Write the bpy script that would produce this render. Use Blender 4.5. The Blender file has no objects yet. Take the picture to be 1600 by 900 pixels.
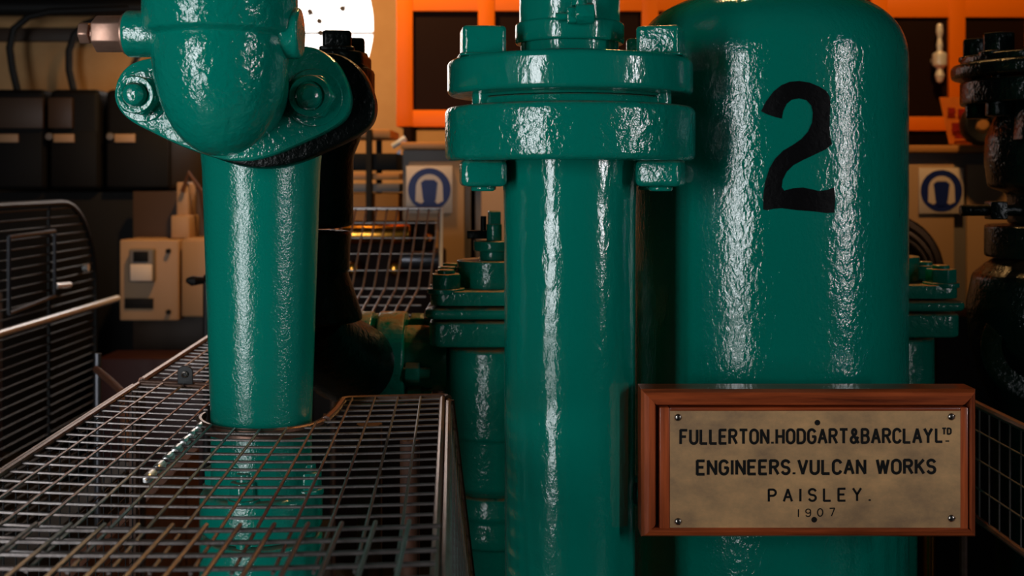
import bpy, bmesh, math, random
from mathutils import Vector, Matrix
from mathutils.geometry import delaunay_2d_cdt
R = random.Random(7)
S = bpy.context.scene
COL = S.collection
PI = math.pi
# ------------------------------------------------------------------ camera, light, exposure
F = 1800.0; CZ = 1.35; HY = 280.0
cam = bpy.data.cameras.new('camera'); camo = bpy.data.objects.new('camera', cam); COL.objects.link(camo)
cam.sensor_width = 36; cam.lens = F / 1600 * 36
cam.shift_y = -(450 - HY) / 1600
cam.clip_start = .02
cam.dof.use_dof = True; cam.dof.focus_distance = 1.68; cam.dof.aperture_fstop = 5.6
camo.location = (0, 0, CZ); camo.rotation_euler = (PI / 2, 0, 0)
S.camera = camo
S.view_settings.view_transform = 'Standard'; S.view_settings.look = 'None'
S.view_settings.gamma = 1; S.view_settings.use_curve_mapping = False
S.view_settings.exposure = 0.0
S.cycles.use_denoising = True
S.cycles.max_bounces = 6; S.cycles.diffuse_bounces = 3
w = bpy.data.worlds.new('world'); S.world = w; w.use_nodes = True
w.node_tree.nodes['Background'].inputs[0].default_value = (.5, .6, .75, 1)
w.node_tree.nodes['Background'].inputs[1].default_value = .25

def area(name, loc, rot, sx, sy, power, color):
    l = bpy.data.lights.new(name, 'AREA'); l.shape = 'RECTANGLE'; l.size = sx; l.size_y = sy
    l.energy = power; l.color = color
    o = bpy.data.objects.new(name, l); COL.objects.link(o); o.location = loc; o.rotation_euler = rot
    return o
# daylight through the big door (sky above, sunlit ground below) behind the camera and the tall window in the right wall
DOOR = dict(x0=-2.2, x1=-1.3, z0=.06, z1=2.3, y=-.8)
WINR = dict(y0=-.54, y1=-.24, z0=.95, z1=2.55, x=3.2)
for nm, za, zb, pw in (('daylight_door_upper', 1.0, DOOR['z1'], 42), ('daylight_door_lower', DOOR['z0'], 1.0, 24)):
    area(nm, ((DOOR['x0'] + DOOR['x1']) / 2, DOOR['y'] - .16, (za + zb) / 2), (PI / 2, 0, 0), DOOR['x1'] - DOOR['x0'], zb - za, pw, (.93, .97, 1))
area('daylight_side_window', (WINR['x'] + .16, (WINR['y0'] + WINR['y1']) / 2, (WINR['z0'] + WINR['z1']) / 2), (PI / 2, 0, PI / 2),
     WINR['y1'] - WINR['y0'], WINR['z1'] - WINR['z0'], 44, (.97, .97, 1))
def lamp(loc, aim, power, color, size, ang):
    l = bpy.data.lights.new('hall_lamp_light', 'SPOT'); l.energy = power; l.color = color; l.shadow_soft_size = size
    l.spot_size = math.radians(ang); l.spot_blend = .6
    o = bpy.data.objects.new('hall_lamp_light', l); COL.objects.link(o); o.location = loc
    o.rotation_euler = (Vector(aim) - Vector(loc)).to_track_quat('-Z', 'Y').to_euler()
LAMPS = [((-.8, 4.3, 3.0), (-.55, 5.7, 1.35), 150, 104), ((1.5, 3.7, 3.0), (1.35, 5.2, 1.3), 75, 108), ((.45, 3.2, 3.05), (-.1, 2.35, 1.0), 75, 84)]
for p_, a_, e_, g_ in LAMPS: lamp(p_, a_, e_, (1, .55, .19), .07, g_)

# ------------------------------------------------------------------ materials
def lin(c):
    return tuple(((v / 255) / 12.92 if v / 255 <= .04045 else ((v / 255 + .055) / 1.055) ** 2.4) for v in c) + (1,)
def mat(name, col, rough=.5, metal=0, bump=(), dust=None, var=None, coat=0, spec=.5, emit=None, aniso=None):
    """bump: list of (scale, strength, distance); dust: (colour, amount); var: (colour2, scale, contrast, stretch)"""
    m = bpy.data.materials.new(name); m.use_nodes = True
    nt = m.node_tree; N = nt.nodes; L = nt.links; b = N['Principled BSDF']
    c = lin(col) if max(col) > 1 else tuple(col) + (1,)
    b.inputs['Base Color'].default_value = c
    b.inputs['Roughness'].default_value = rough; b.inputs['Metallic'].default_value = metal
    b.inputs['Coat Weight'].default_value = coat; b.inputs['Coat Roughness'].default_value = .06
    b.inputs['Specular IOR Level'].default_value = spec
    if emit:
        b.inputs['Emission Color'].default_value = tuple(emit[0]) + (1,); b.inputs['Emission Strength'].default_value = emit[1]
    tc = N.new('ShaderNodeTexCoord')
    colsock = None
    if var:
        c2, sc, con, st = var
        mp = N.new('ShaderNodeMapping'); mp.inputs['Scale'].default_value = st; L.new(tc.outputs['Object'], mp.inputs['Vector'])
        n = N.new('ShaderNodeTexNoise'); n.inputs['Scale'].default_value = sc; n.inputs['Detail'].default_value = 6
        n.inputs['Roughness'].default_value = .65
        L.new(mp.outputs['Vector'], n.inputs['Vector'])
        r = N.new('ShaderNodeValToRGB'); r.color_ramp.elements[0].position = .5 - con; r.color_ramp.elements[1].position = .5 + con
        r.color_ramp.elements[0].color = c; r.color_ramp.elements[1].color = lin(c2)
        L.new(n.outputs['Fac'], r.inputs['Fac']); colsock = r.outputs['Color']
    if dust:
        dc, amt = dust
        g = N.new('ShaderNodeNewGeometry'); sx = N.new('ShaderNodeSeparateXYZ'); L.new(g.outputs['True Normal'], sx.inputs[0])
        mr = N.new('ShaderNodeMapRange'); mr.inputs['From Min'].default_value = .55; mr.inputs['From Max'].default_value = .97
        L.new(sx.outputs['Z'], mr.inputs['Value'])
        n = N.new('ShaderNodeTexNoise'); n.inputs['Scale'].default_value = 45; n.inputs['Detail'].default_value = 5
        L.new(tc.outputs['Object'], n.inputs['Vector'])
        r2 = N.new('ShaderNodeMapRange'); r2.inputs['From Min'].default_value = .3; r2.inputs['From Max'].default_value = .6
        L.new(n.outputs['Fac'], r2.inputs['Value'])
        mu = N.new('ShaderNodeMath'); mu.operation = 'MULTIPLY'; L.new(mr.outputs[0], mu.inputs[0]); L.new(r2.outputs[0], mu.inputs[1])
        mu2 = N.new('ShaderNodeMath'); mu2.operation = 'MULTIPLY'; mu2.inputs[1].default_value = amt; L.new(mu.outputs[0], mu2.inputs[0])
        mx = N.new('ShaderNodeMix'); mx.data_type = 'RGBA'
        mx.inputs[6].default_value = c; mx.inputs[7].default_value = lin(dc)
        if colsock: L.new(colsock, mx.inputs[6])
        L.new(mu2.outputs[0], mx.inputs[0]); colsock = mx.outputs[2]
        rm = N.new('ShaderNodeMapRange'); rm.inputs['To Min'].default_value = rough; rm.inputs['To Max'].default_value = .85
        L.new(mu2.outputs[0], rm.inputs['Value']); L.new(rm.outputs[0], b.inputs['Roughness'])
        if coat:
            rc = N.new('ShaderNodeMapRange'); rc.inputs['To Min'].default_value = coat; rc.inputs['To Max'].default_value = 0
            L.new(mu2.outputs[0], rc.inputs['Value']); L.new(rc.outputs[0], b.inputs['Coat Weight'])
    if colsock: L.new(colsock, b.inputs['Base Color'])
    prev = None
    for item in bump:
        sc, stg, dist = item[:3]; st = item[3] if len(item) > 3 else (1, 1, 1)
        mp = N.new('ShaderNodeMapping'); mp.inputs['Scale'].default_value = st; L.new(tc.outputs['Object'], mp.inputs['Vector'])
        n = N.new('ShaderNodeTexNoise'); n.inputs['Scale'].default_value = sc; n.inputs['Detail'].default_value = 3
        n.inputs['Distortion'].default_value = .4
        L.new(mp.outputs['Vector'], n.inputs['Vector'])
        bp = N.new('ShaderNodeBump'); bp.inputs['Strength'].default_value = stg; bp.inputs['Distance'].default_value = dist
        L.new(n.outputs['Fac'], bp.inputs['Height'])
        if prev: L.new(prev.outputs[0], bp.inputs['Normal'])
        prev = bp
    if prev:
        L.new(prev.outputs[0], b.inputs['Normal']); L.new(prev.outputs[0], b.inputs['Coat Normal'])
    return m
GREEN = (0, 136, 117)
DUST = (120, 92, 62)
M = {}
M['green'] = mat('green_gloss_paint', GREEN, .1, bump=[(30, .55, .005), (95, .6, .003), (240, .3, .001)], spec=1.0, dust=(DUST, .8))
M['green_smooth'] = mat('green_brushed_paint', GREEN, .11, bump=[(18, .5, .004, (1, 1, .35)), (70, .5, .002, (1, 1, .5)), (260, .25, .0008)], spec=1.0)
M['green_pipe'] = mat('green_grained_paint', GREEN, .14, bump=[(22, .4, .004, (1, 1, .5)), (90, .4, .0016), (300, .5, .0012)], spec=1.0, dust=(DUST, .8))
M['green_tank'] = mat('green_hammered_paint', GREEN, .07, bump=[(26, .4, .003, (1, 1, .6)), (120, .6, .0018, (1, 1, .6)), (260, .4, .0008)], spec=1.0)
M['green_back'] = mat('green_oily_paint', (0, 124, 104), .16, bump=[(40, .6, .004), (110, .5, .002)], spec=.6, dust=((172, 120, 68), 1.0))
M['dark_green'] = mat('dark_shaded_green_paint', (4, 12, 11), .3, bump=[(45, .6, .004), (150, .6, .002)], spec=.22, dust=((60, 42, 24), .8))  # valve body stands in shadow; its shade is put into this dark colour
M['black'] = mat('black_gloss_paint', (5, 4, 6), .5, bump=[(40, .5, .002), (110, .5, .0015)], spec=.15)
M['gasket'] = mat('grey_gasket', (48, 52, 54), .7)
M['brass'] = mat('tarnished_brass', (250, 196, 136), .4, .15, bump=[(60, .2, .0006), (220, .2, .0003)], var=((176, 142, 108), 11, .19, (1, 1, 1.4)))
M['bronze'] = mat('coppery_fitting_brass', (196, 156, 136), .36, .6, bump=[(90, .15, .0005)], var=((150, 110, 92), 40, .3, (1, 1, 1)))
M['wheel_metal'] = mat('oily_machined_metal', (150, 112, 78), .25, .9)
M['bright_brass'] = mat('polished_brass', (220, 150, 60), .22, 1)
M['steel'] = mat('worn_steel_wire', (150, 144, 142), .34, .75, bump=[(300, .4, .0005)], var=((118, 104, 98), 30, .25, (1, 1, 1)))
M['rail'] = mat('rusted_steel_rail', (140, 118, 108), .34, .7, bump=[(200, .4, .0006)], var=((105, 66, 46), 16, .2, (1, 1, 1)))
M['zinc'] = mat('grey_steel', (95, 95, 100), .35, .8)
M['screw'] = mat('nickel_screw', (190, 180, 170), .25, 1)
M['rust'] = mat('rusty_iron', (96, 54, 32), .7, 0, bump=[(120, .4, .001)], var=((74, 44, 30), 25, .25, (1, 1, 1)))
M['wood_h'] = mat('varnished_wood_long_grain', (214, 100, 50), .34, 0, bump=[(40, .3, .0012, (.15, 1, 4))], var=((84, 30, 12), 28, .2, (.12, 1, 2.5)), coat=.5)
M['wood_v'] = mat('varnished_wood_upright_grain', (214, 102, 54), .34, 0, bump=[(40, .3, .0012, (4, 1, .15))], var=((84, 30, 12), 28, .2, (2.5, 1, .12)), coat=.5)
M['ink'] = mat('black_engraving_fill', (9, 8, 7), .5)
M['wall'] = mat('cream_plaster', (222, 176, 122), .85, bump=[(30, .3, .004)], var=((200, 150, 98), 3, .3, (1, 1, 1)))
M['darkwall'] = mat('dark_brick_wall', (34, 28, 25), .9, bump=[(30, .3, .004)])  # unseen room walls, coloured dark to cut bounced light
M['floor'] = mat('oily_floor', (20, 17, 15), .55, bump=[(20, .3, .003)])
M['ceil'] = mat('dark_ceiling', (40, 34, 30), .9)
M['orange'] = mat('orange_enamel', (226, 112, 4), .45, spec=.2, bump=[(20, .1, .001)])
M['panel'] = mat('dark_perforated_panel', (26, 10, 4), .6, spec=.1)
M['grey'] = mat('grey_enamel', (112, 104, 100), .5)
M['cream'] = mat('cream_enamel', (176, 140, 106), .5)
M['tan'] = mat('tan_edge', (190, 130, 70), .5)
M['white'] = mat('white_plate', (225, 205, 190), .5)
M['blue'] = mat('safety_blue', (14, 36, 110), .5)
M['red'] = mat('red_print', (170, 24, 6), .6)
M['yellow'] = mat('amber_board', (240, 140, 40), .55)
M['switch'] = mat('black_bakelite', (12, 9, 8), .65, spec=.25, bump=[(60, .2, .001)])
M['switchbrown'] = mat('brown_painted_steel', (66, 46, 30), .5)
M['rubber'] = mat('black_rubber', (12, 11, 11), .6)
M['cage'] = mat('galvanised_cage_wire', (48, 48, 48), .45, .6)
M['glint_metal'] = mat('bright_glint_metal', (245, 243, 240), .36, .85)  # bright metal of the beads that stand for glints
M['oily'] = mat('oily_dark_green_paint', (5, 20, 17), .2, bump=[(40, .6, .005), (120, .6, .003)], spec=.45, dust=((80, 56, 30), .8))
M['whiterail'] = mat('bright_steel_bar', (235, 235, 235), .25, .35)
M['ribbed'] = mat('ribbed_rubber', (34, 32, 33), .55)
M['pane'] = mat('frosted_daylit_glass', (255, 255, 255), .5, emit=((1, .98, .96), 3.2))
M['bulb'] = mat('lamp_glass', (255, 210, 150), .5, emit=((1, .55, .22), 6))
M['bar'] = mat('dark_glazing_bar', (60, 50, 48), .6)
M['redsteel'] = mat('dark_red_enamel', (44, 9, 7), .5)

# ------------------------------------------------------------------ geometry helpers
def PX(px, Y): return (px - 800) / F * Y
def PZ(py, Y): return CZ - (py - HY) / F * Y
def P(px, py, Y): return Vector((PX(px, Y), Y, PZ(py, Y)))
def BM(): return bmesh.new()
def rot_axis(axis):
    if axis == 'Z': return Matrix.Identity(3)
    if axis == 'Y': return Matrix(((1, 0, 0), (0, 0, 1), (0, -1, 0)))      # local z -> +Y
    if axis == 'X': return Matrix(((0, 0, 1), (1, 0, 0), (0, 1, 0)))       # local z -> +X
    d = Vector(axis).normalized()
    return d.to_track_quat('Z', 'Y').to_matrix()
def soften(prof, r=.004, n=3):
    out = [prof[0]]
    for a, b, c in zip(prof, prof[1:], prof[2:]):
        a, b, c = Vector(a), Vector(b), Vector(c)
        d1, d2 = (a - b), (c - b)
        if d1.length < 1e-7 or d2.length < 1e-7: continue
        k = min(r, d1.length * .45, d2.length * .45)
        p, q = b + d1.normalized() * k, b + d2.normalized() * k
        for i in range(n + 1):
            t = i / n
            out.append(tuple(p * (1 - t) ** 2 + b * 2 * t * (1 - t) + q * t * t))
    out.append(prof[-1])
    return out
def lathe(bm, prof, c=(0, 0, 0), axis='Z', n=64, soft=.004, sx=1, sy=1):
    if soft: prof = soften(prof, soft)
    m = rot_axis(axis); c = Vector(c); rings = []
    for r, z in prof:
        if r < 1e-6: rings.append([bm.verts.new(c + m @ Vector((0, 0, z)))])
        else: rings.append([bm.verts.new(c + m @ Vector((r * sx * math.cos(2 * PI * i / n), r * sy * math.sin(2 * PI * i / n), z))) for i in range(n)])
    for a, b in zip(rings, rings[1:]):
        for i in range(n):
            j = (i + 1) % n
            if len(a) == 1 and len(b) == 1: continue
            if len(a) == 1: bm.faces.new((a[0], b[j], b[i]))
            elif len(b) == 1: bm.faces.new((a[i], a[j], b[0]))
            else: bm.faces.new((a[i], a[j], b[j], b[i]))
    return bm
def disc(bm, r, z0, z1, c, axis='Z', n=64, soft=.004, hole=0, sx=1, sy=1):
    if hole: return lathe(bm, [(hole, z0), (r, z0), (r, z1), (hole, z1), (hole, z0)], c, axis, n, soft, sx, sy)
    return lathe(bm, [(0, z0), (r, z0), (r, z1), (0, z1)], c, axis, n, soft, sx, sy)
def prism(bm, pts, z0, z1, c=(0, 0, 0), axis='Z', bev=.003, seg=2, rot=0):
    """pts: 2D outline, extruded along axis"""
    t = BM(); m = rot_axis(axis); c = Vector(c); cs, sn = math.cos(rot), math.sin(rot)
    pts = [(x * cs - y * sn, x * sn + y * cs) for x, y in pts]
    lo = [t.verts.new((x, y, z0)) for x, y in pts]; hi = [t.verts.new((x, y, z1)) for x, y in pts]
    t.faces.new(list(reversed(lo))); t.faces.new(hi); k = len(pts)
    for i in range(k): t.faces.new((lo[i], lo[(i + 1) % k], hi[(i + 1) % k], hi[i]))
    bmesh.ops.recalc_face_normals(t, faces=t.faces[:])
    if bev:
        eds = [e for e in t.edges if len(e.link_faces) == 2 and e.calc_face_angle(0) > .5]
        bmesh.ops.bevel(t, geom=eds, offset=bev, segments=seg, profile=.5, affect='EDGES', clamp_overlap=True)
    for v in t.verts: v.co = c + m @ v.co
    me = bpy.data.meshes.new('tmp'); t.to_mesh(me); t.free(); bm.from_mesh(me); bpy.data.meshes.remove(me)
    return bm
def box(bm, x0, x1, y0, y1, z0, z1, bev=.002, seg=2, rz=0, piv=None):
    px, py = ((x0 + x1) / 2, (y0 + y1) / 2)
    return prism(bm, [(x0 - px, y0 - py), (x1 - px, y0 - py), (x1 - px, y1 - py), (x0 - px, y1 - py)], z0, z1, (px, py, 0), 'Z', bev, seg, rz)
def ngon(r, n, a0=0): return [(r * math.cos(a0 + 2 * PI * i / n), r * math.sin(a0 + 2 * PI * i / n)) for i in range(n)]
def rsq(hx, hy, r, k=6):
    out = []
    for cx, cy, a in ((hx - r, hy - r, 0), (-hx + r, hy - r, 90), (-hx + r, -hy + r, 180), (hx - r, -hy + r, 270)):
        for i in range(k + 1):
            t = math.radians(a + 90 * i / k); out.append((cx + r * math.cos(t), cy + r * math.sin(t)))
    return out
def tube(bm, pts, rad, n=10, caps=True):
    pts = [Vector(p) for p in pts]; rads = rad if isinstance(rad, (list, tuple)) else [rad] * len(pts)
    tang = []
    for i in range(len(pts)):
        a = pts[max(i - 1, 0)]; b = pts[min(i + 1, len(pts) - 1)]; tang.append((b - a).normalized())
    up = Vector((0, 0, 1)) if abs(tang[0].z) < .9 else Vector((1, 0, 0))
    nrm = (up - tang[0] * up.dot(tang[0])).normalized(); rings = []
    for i, p in enumerate(pts):
        if i:
            q = tang[i - 1].rotation_difference(tang[i]); nrm = (q @ nrm); nrm = (nrm - tang[i] * nrm.dot(tang[i])).normalized()
        bi = tang[i].cross(nrm)
        rings.append([bm.verts.new(p + (nrm * math.cos(2 * PI * k / n) + bi * math.sin(2 * PI * k / n)) * rads[i]) for k in range(n)])
    for a, b in zip(rings, rings[1:]):
        for i in range(n): bm.faces.new((a[i], a[(i + 1) % n], b[(i + 1) % n], b[i]))
    if caps: bm.faces.new(list(reversed(rings[0]))); bm.faces.new(rings[-1])
    return bm
def arc(c, r, a0, a1, n, f):
    return [f(c[0] + r * math.cos(a0 + (a1 - a0) * i / n), c[1] + r * math.sin(a0 + (a1 - a0) * i / n)) for i in range(n + 1)]
def smooth_poly(pts, k=4):
    out = []; n = len(pts)
    for i in range(n):
        p0, p1, p2, p3 = (Vector(pts[(i + j - 1) % n]) for j in range(4))
        for s in range(k):
            t = s / k
            out.append(tuple(.5 * ((2 * p1) + (-p0 + p2) * t + (2 * p0 - 5 * p1 + 4 * p2 - p3) * t * t + (-p0 + 3 * p1 - 3 * p2 + p3) * t ** 3)))
    return out

def link_mesh(name, bm, m, loc, smooth=35):
    loc = Vector(loc)
    bmesh.ops.recalc_face_normals(bm, faces=bm.faces[:])
    for v in bm.verts: v.co -= loc
    me = bpy.data.meshes.new(name); bm.to_mesh(me); bm.free()
    if smooth:
        for p in me.polygons: p.use_smooth = True
        me.set_sharp_from_angle(angle=math.radians(smooth))
    me.materials.append(M[m])
    o = bpy.data.objects.new(name, me); COL.objects.link(o)
    return o
def tag(o, label, cat, group=None, kind=None):
    if label: o['label'] = label
    if cat: o['category'] = cat
    if group: o['group'] = group
    if kind: o['kind'] = kind
    return o
def thing(name, label, cat, loc, group=None):
    o = bpy.data.objects.new(name, None); COL.objects.link(o); o.location = loc; o.empty_display_size = .05
    return tag(o, label, cat, group)
def origin(o):
    p = Vector((0, 0, 0))
    while o: p += o.location; o = o.parent
    return p
def part(name, bm, m, parent, smooth=35, label=None):
    o = link_mesh(name, bm, m, origin(parent), smooth); o.parent = parent
    if label: o['label'] = label
    return o
def solo(name, bm, m, label, cat, loc, group=None, smooth=35):
    o = link_mesh(name, bm, m, loc, smooth); o.location = loc
    return tag(o, label, cat, group)
def struct(name, bm, m, loc=(0, 0, 0), parent=None):
    o = link_mesh(name, bm, m, loc if not parent else origin(parent)); o['kind'] = 'structure'; o.location = loc
    if parent: o.parent = parent
    return o
def copy_tree(o, parent=None):
    c = o.copy(); COL.objects.link(c); c.parent = parent
    for ch in [x for x in S.objects if x.parent == o]: copy_tree(ch, c)
    return c

# ------------------------------------------------------------------ the room
X0, X1, YB, YF, ZC = -3.4, 3.2, -.8, 6.3, 3.3
b = BM(); box(b, X0 - .2, X1 + .2, YB - .2, YF + .2, -.1, 0, 0); struct('floor', b, 'floor')
b = BM(); box(b, X0 - .2, X1 + .2, YB - .2, YF + .2, ZC, ZC + .1, 0); struct('ceiling', b, 'ceil')
b = BM(); box(b, X0 - .2, X0, YB - .2, YF + .2, 0, ZC, 0); struct('wall_left', b, 'darkwall')
D = DOOR
b = BM()
box(b, X0, D['x0'], YB - .2, YB, 0, ZC, 0); box(b, D['x1'], X1, YB - .2, YB, 0, ZC, 0)
box(b, D['x0'], D['x1'], YB - .2, YB, D['z1'], ZC, 0); box(b, D['x0'], D['x1'], YB - .2, YB, 0, D['z0'], 0)
struct('wall_front', b, 'darkwall')
b = BM()
for i in range(3):
    x = D['x0'] + (D['x1'] - D['x0']) * i / 2; wd = .03
    box(b, x - wd, x + wd, YB - .1, YB - .04, D['z0'], D['z1'], 0)
for z in (D['z0'] + .03, 1.0, D['z1'] - .03): box(b, D['x0'], D['x1'], YB - .1, YB - .04, z - .03, z + .03, 0)
struct('door_1', b, 'bar')
Wn = WINR
b = BM()
box(b, X1, X1 + .2, YB - .2, Wn['y0'], 0, ZC, 0); box(b, X1, X1 + .2, Wn['y1'], YF + .2, 0, ZC, 0)
box(b, X1, X1 + .2, Wn['y0'], Wn['y1'], 0, Wn['z0'], 0); box(b, X1, X1 + .2, Wn['y0'], Wn['y1'], Wn['z1'], ZC, 0)
struct('wall_right', b, 'darkwall')
b = BM()
for y in (Wn['y0'] - .02, Wn['y1'] + .02): box(b, X1 + .04, X1 + .1, y - .03, y + .03, Wn['z0'], Wn['z1'], 0)
for z in (Wn['z0'] + .02, 1.7, Wn['z1'] - .02): box(b, X1 + .04, X1 + .1, Wn['y0'], Wn['y1'], z - .02, z + .02, 0)
struct('window_3', b, 'bar')
# far wall with the round window and a rectangular one
rc = (PX(420, YF), PZ(40, YF)); rr = 163 / F * YF
w2 = (PX(1296, YF), PX(1372, YF), PZ(34, YF), 2.9)
b = BM()
def wall_cell(b, x0, x1, z0, z1, y0, y1):
    box(b, x0, x1, y0, y1, z0, z1, 0)
xa, xb, za, zb = rc[0] - rr - .15, rc[0] + rr + .15, rc[1] - rr - .15, rc[1] + rr + .15
wall_cell(b, X0, xa, 0, ZC, YF, YF + .2); wall_cell(b, xa, xb, 0, za, YF, YF + .2); wall_cell(b, xa, xb, zb, ZC, YF, YF + .2)
wall_cell(b, xb, w2[0], 0, ZC, YF, YF + .2); wall_cell(b, w2[1], X1, 0, ZC, YF, YF + .2)
wall_cell(b, w2[0], w2[1], 0, w2[2], YF, YF + .2); wall_cell(b, w2[0], w2[1], w2[3], ZC, YF, YF + .2)
n = 96; inner = []; outer = []; inb = []
for i in range(n):
    a = 2 * PI * (i + .5) / n; ca, sa = math.cos(a), math.sin(a); k = (rr + .15) / max(abs(ca), abs(sa))
    inner.append(b.verts.new((rc[0] + rr * ca, YF, rc[1] + rr * sa))); inb.append(b.verts.new((rc[0] + rr * ca, YF + .2, rc[1] + rr * sa)))
    outer.append(b.verts.new((rc[0] + k * ca, YF, rc[1] + k * sa)))
for i in range(n):
    j = (i + 1) % n
    b.faces.new((inner[i], inner[j], outer[j], outer[i])); b.faces.new((inner[j], inner[i], inb[i], inb[j]))
struct('wall_back', b, 'wall')
b = BM(); disc(b, rr + .02, .16, .18, (rc[0], YF, rc[1]), 'Y', 64, 0)
wo = struct('window_1', b, 'pane', (rc[0], YF, rc[1]))
b = BM(); zbar = PZ(47, YF)
tube(b, [(rc[0] - rr, YF + .13, zbar), (rc[0] + rr, YF + .13, zbar)], .008, 6)
tube(b, [(rc[0] + .03, YF + .13, rc[1] - rr), (rc[0] + .03, YF + .13, rc[1] + rr)], .008, 6)
tube(b, [(PX(470, YF), YF + .13, PZ(20, YF)), (PX(560, YF), YF + .13, PZ(-2, YF))], .004, 6)
for px, py in ((495, 47), (478, 13), (530, 8), (493, 28)): disc(b, .017, -.012, .012, (PX(px, YF), YF + .13, PZ(py, YF)), 'Y', 12, 0)
part('glazing_bar', b, 'bar', wo)
b = BM(); box(b, w2[0], w2[1], YF + .14, YF + .16, w2[2], w2[3], 0); wo = struct('window_2', b, 'pane', (w2[0], YF, w2[2]))
b = BM(); box(b, PX(1331, YF) - .012, PX(1331, YF) + .012, YF + .1, YF + .13, w2[2], w2[3], 0); part('glazing_bar', b, 'bar', wo)

# ------------------------------------------------------------------ shared machine pieces
def hexbolt(bm, c, r, h, axis='Z', washer=1.12, rot=0, bev=.003):
    prism(bm, ngon(r, 6, rot), 0, h, c, axis, bev)
    if washer: disc(bm, r * washer, -.006, .004, c, axis, 32, .002)
    return bm

# ---------------- central column with its bolted flanges
cx, cy = .0900, 1.8
col = thing('flanged_pipe', 'tall green pipe with bolted double flange standing at the centre, in front of the tank', 'pipe', (cx, cy, 0))
b = BM(); lathe(b, [(.14, 0), (.14, .03), (.1015, .04), (.1005, .2), (.1025, 1.30), (.106, 1.386)], (cx, cy, 0), soft=.006); part('pipe_barrel', b, 'green_smooth', col)
b = BM(); lathe(b, [(.06, 1.378), (.188, 1.378), (.194, 1.384), (.1945, 1.453), (.190, 1.460), (.152, 1.461), (.149, 1.474), (.07, 1.475)], (cx, cy, 0), n=96, soft=.004); part('lower_flange', b, 'green', col)
b = BM(); lathe(b, [(.07, 1.4745), (.150, 1.4745), (.153, 1.478), (.186, 1.479), (.1905, 1.484), (.191, 1.527), (.186, 1.533), (.07, 1.534)], (cx, cy, 0), n=96, soft=.004); part('upper_flange', b, 'green_smooth', col)
b = BM(); lathe(b, [(.075, 1.532), (.086, 1.532), (.086, 1.543), (.0765, 1.5445), (.0765, 1.558), (.0765, 1.575), (.0785, 1.578), (.079, 3.29)], (cx, cy, 0), soft=.002); part('upper_pipe', b, 'green_smooth', col)
b = BM(); disc(b, .0868, 1.5335, 1.545, (cx, cy, 0), soft=.002, hole=.07); part('gasket', b, 'gasket', col, label='grey gasket ring')
b = BM(); lathe(b, [(.076, 1.560), (.083, 1.560), (.085, 1.563), (.085, 1.589), (.083, 1.592), (.076, 1.592), (.076, 1.560)], (cx, cy, 0), soft=.002); clamp = part('clamp_band', b, 'green_smooth', col)
b = BM(); yy = cy - .093; zz = PZ(24, yy)
tube(b, [(PX(868, yy), yy, zz - .002), (PX(930, yy), yy, zz)], .006, 12)
prism(b, ngon(.017, 6, .3), 0, .028, (PX(899, yy), yy + .001, zz + .003), 'X', .003)
prism(b, rsq(.012, .012, .004), 0, .014, (PX(886, yy), yy + .004, zz), 'X', .002)
disc(b, .012, 0, .010, (PX(905, yy), yy, zz + .014), 'Z', 16, .002)
part('clamp_screw', b, 'green', clamp)
def sqbolt(bx, by, root, lean):
    bo = BM(); prism(bo, rsq(.0325, .0325, .008), 0, .0435, (bx, by, 1.5345), 'Z', .005, 3, lean)
    disc(bo, .016, 1.34, 1.536, (bx, by, 0), 'Z', 24, 0)
    prism(bo, rsq(.037, .037, .012), 0, .004, (bx, by, 1.533), 'Z', .0015, 1, lean)
    p = part('bolt', bo, 'green', root)
    bo = BM(); prism(bo, rsq(.034, .034, .012), 0, .040, (bx, by, 1.339), 'Z', .009, 3, lean); disc(bo, .018, 1.332, 1.34, (bx, by, 0), 'Z', 20, .004)
    part('nut', bo, 'green', p)
for sx, ln in ((-1, .12), (1, -.3)):
    sqbolt(cx + sx * .134 , cy - .065, col, ln)
    sqbolt(cx + sx * .134, cy + .085, col, ln)
b = BM(); lathe(b, [(.0, .118), (.010, .117), (.021, .111), (.024, .100), (.024, .06)], (cx, cy - .005, PZ(768, 1.79)), 'X', 32, .003); part('side_plug', b, 'green', col)

# ---------------- tank with the number 2
tx, ty, tr = .4555, 2.05, .2375
tank = thing('storage_tank', 'large green domed upright tank painted with a black 2', 'tank', (tx, ty, 0))
b = BM(); z0 = 1.545; hd = .137; prof = [(tr + .03, 0), (tr + .03, .06), (tr, .065), (tr, z0)]
for i in range(1, 25):
    a = PI / 2 * i / 24; e = 2 / 2.6
    prof.append((max(0, tr * max(0, math.cos(a)) ** e) if i < 24 else 0, z0 + hd * math.sin(a) ** e))
lathe(b, prof, (tx, ty, 0), n=160, soft=0); part('tank_shell', b, 'green_tank', tank, 60)
two = [(75,250),(105,190),(150,130),(200,90),(250,70),(310,65),(370,75),(430,100),(470,125),(492,160),(496,200),(492,300),(493,400),(506,450),(470,482),(400,515),(330,548),(270,580),(230,620),(205,670),(200,715),(215,735),(270,720),(330,716),(380,726),(430,738),(480,730),(520,715),(526,790),(520,870),(470,872),(400,862),(300,855),(200,842),(150,846),(110,855),(88,850),(88,760),(100,680),(125,600),(160,540),(210,490),(270,455),(320,420),(360,375),(385,320),(390,260),(380,215),(350,182),(305,171),(260,180),(230,205),(210,245),(200,295),(160,285),(110,268)]
def on_tank(px, py):
    d = Vector(((px - 800) / F, 1, 0)); o = Vector((0, 0, 0)); c = Vector((tx, ty, 0))
    A = d.x ** 2 + d.y ** 2; B = -2 * (d.x * c.x + d.y * c.y); C = c.x ** 2 + c.y ** 2 - tr ** 2
    t = (-B - math.sqrt(B * B - 4 * A * C)) / (2 * A)
    p = d * t; return (math.atan2(p.x - tx, ty - p.y) * tr, CZ - (py - HY) / F * t)
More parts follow.
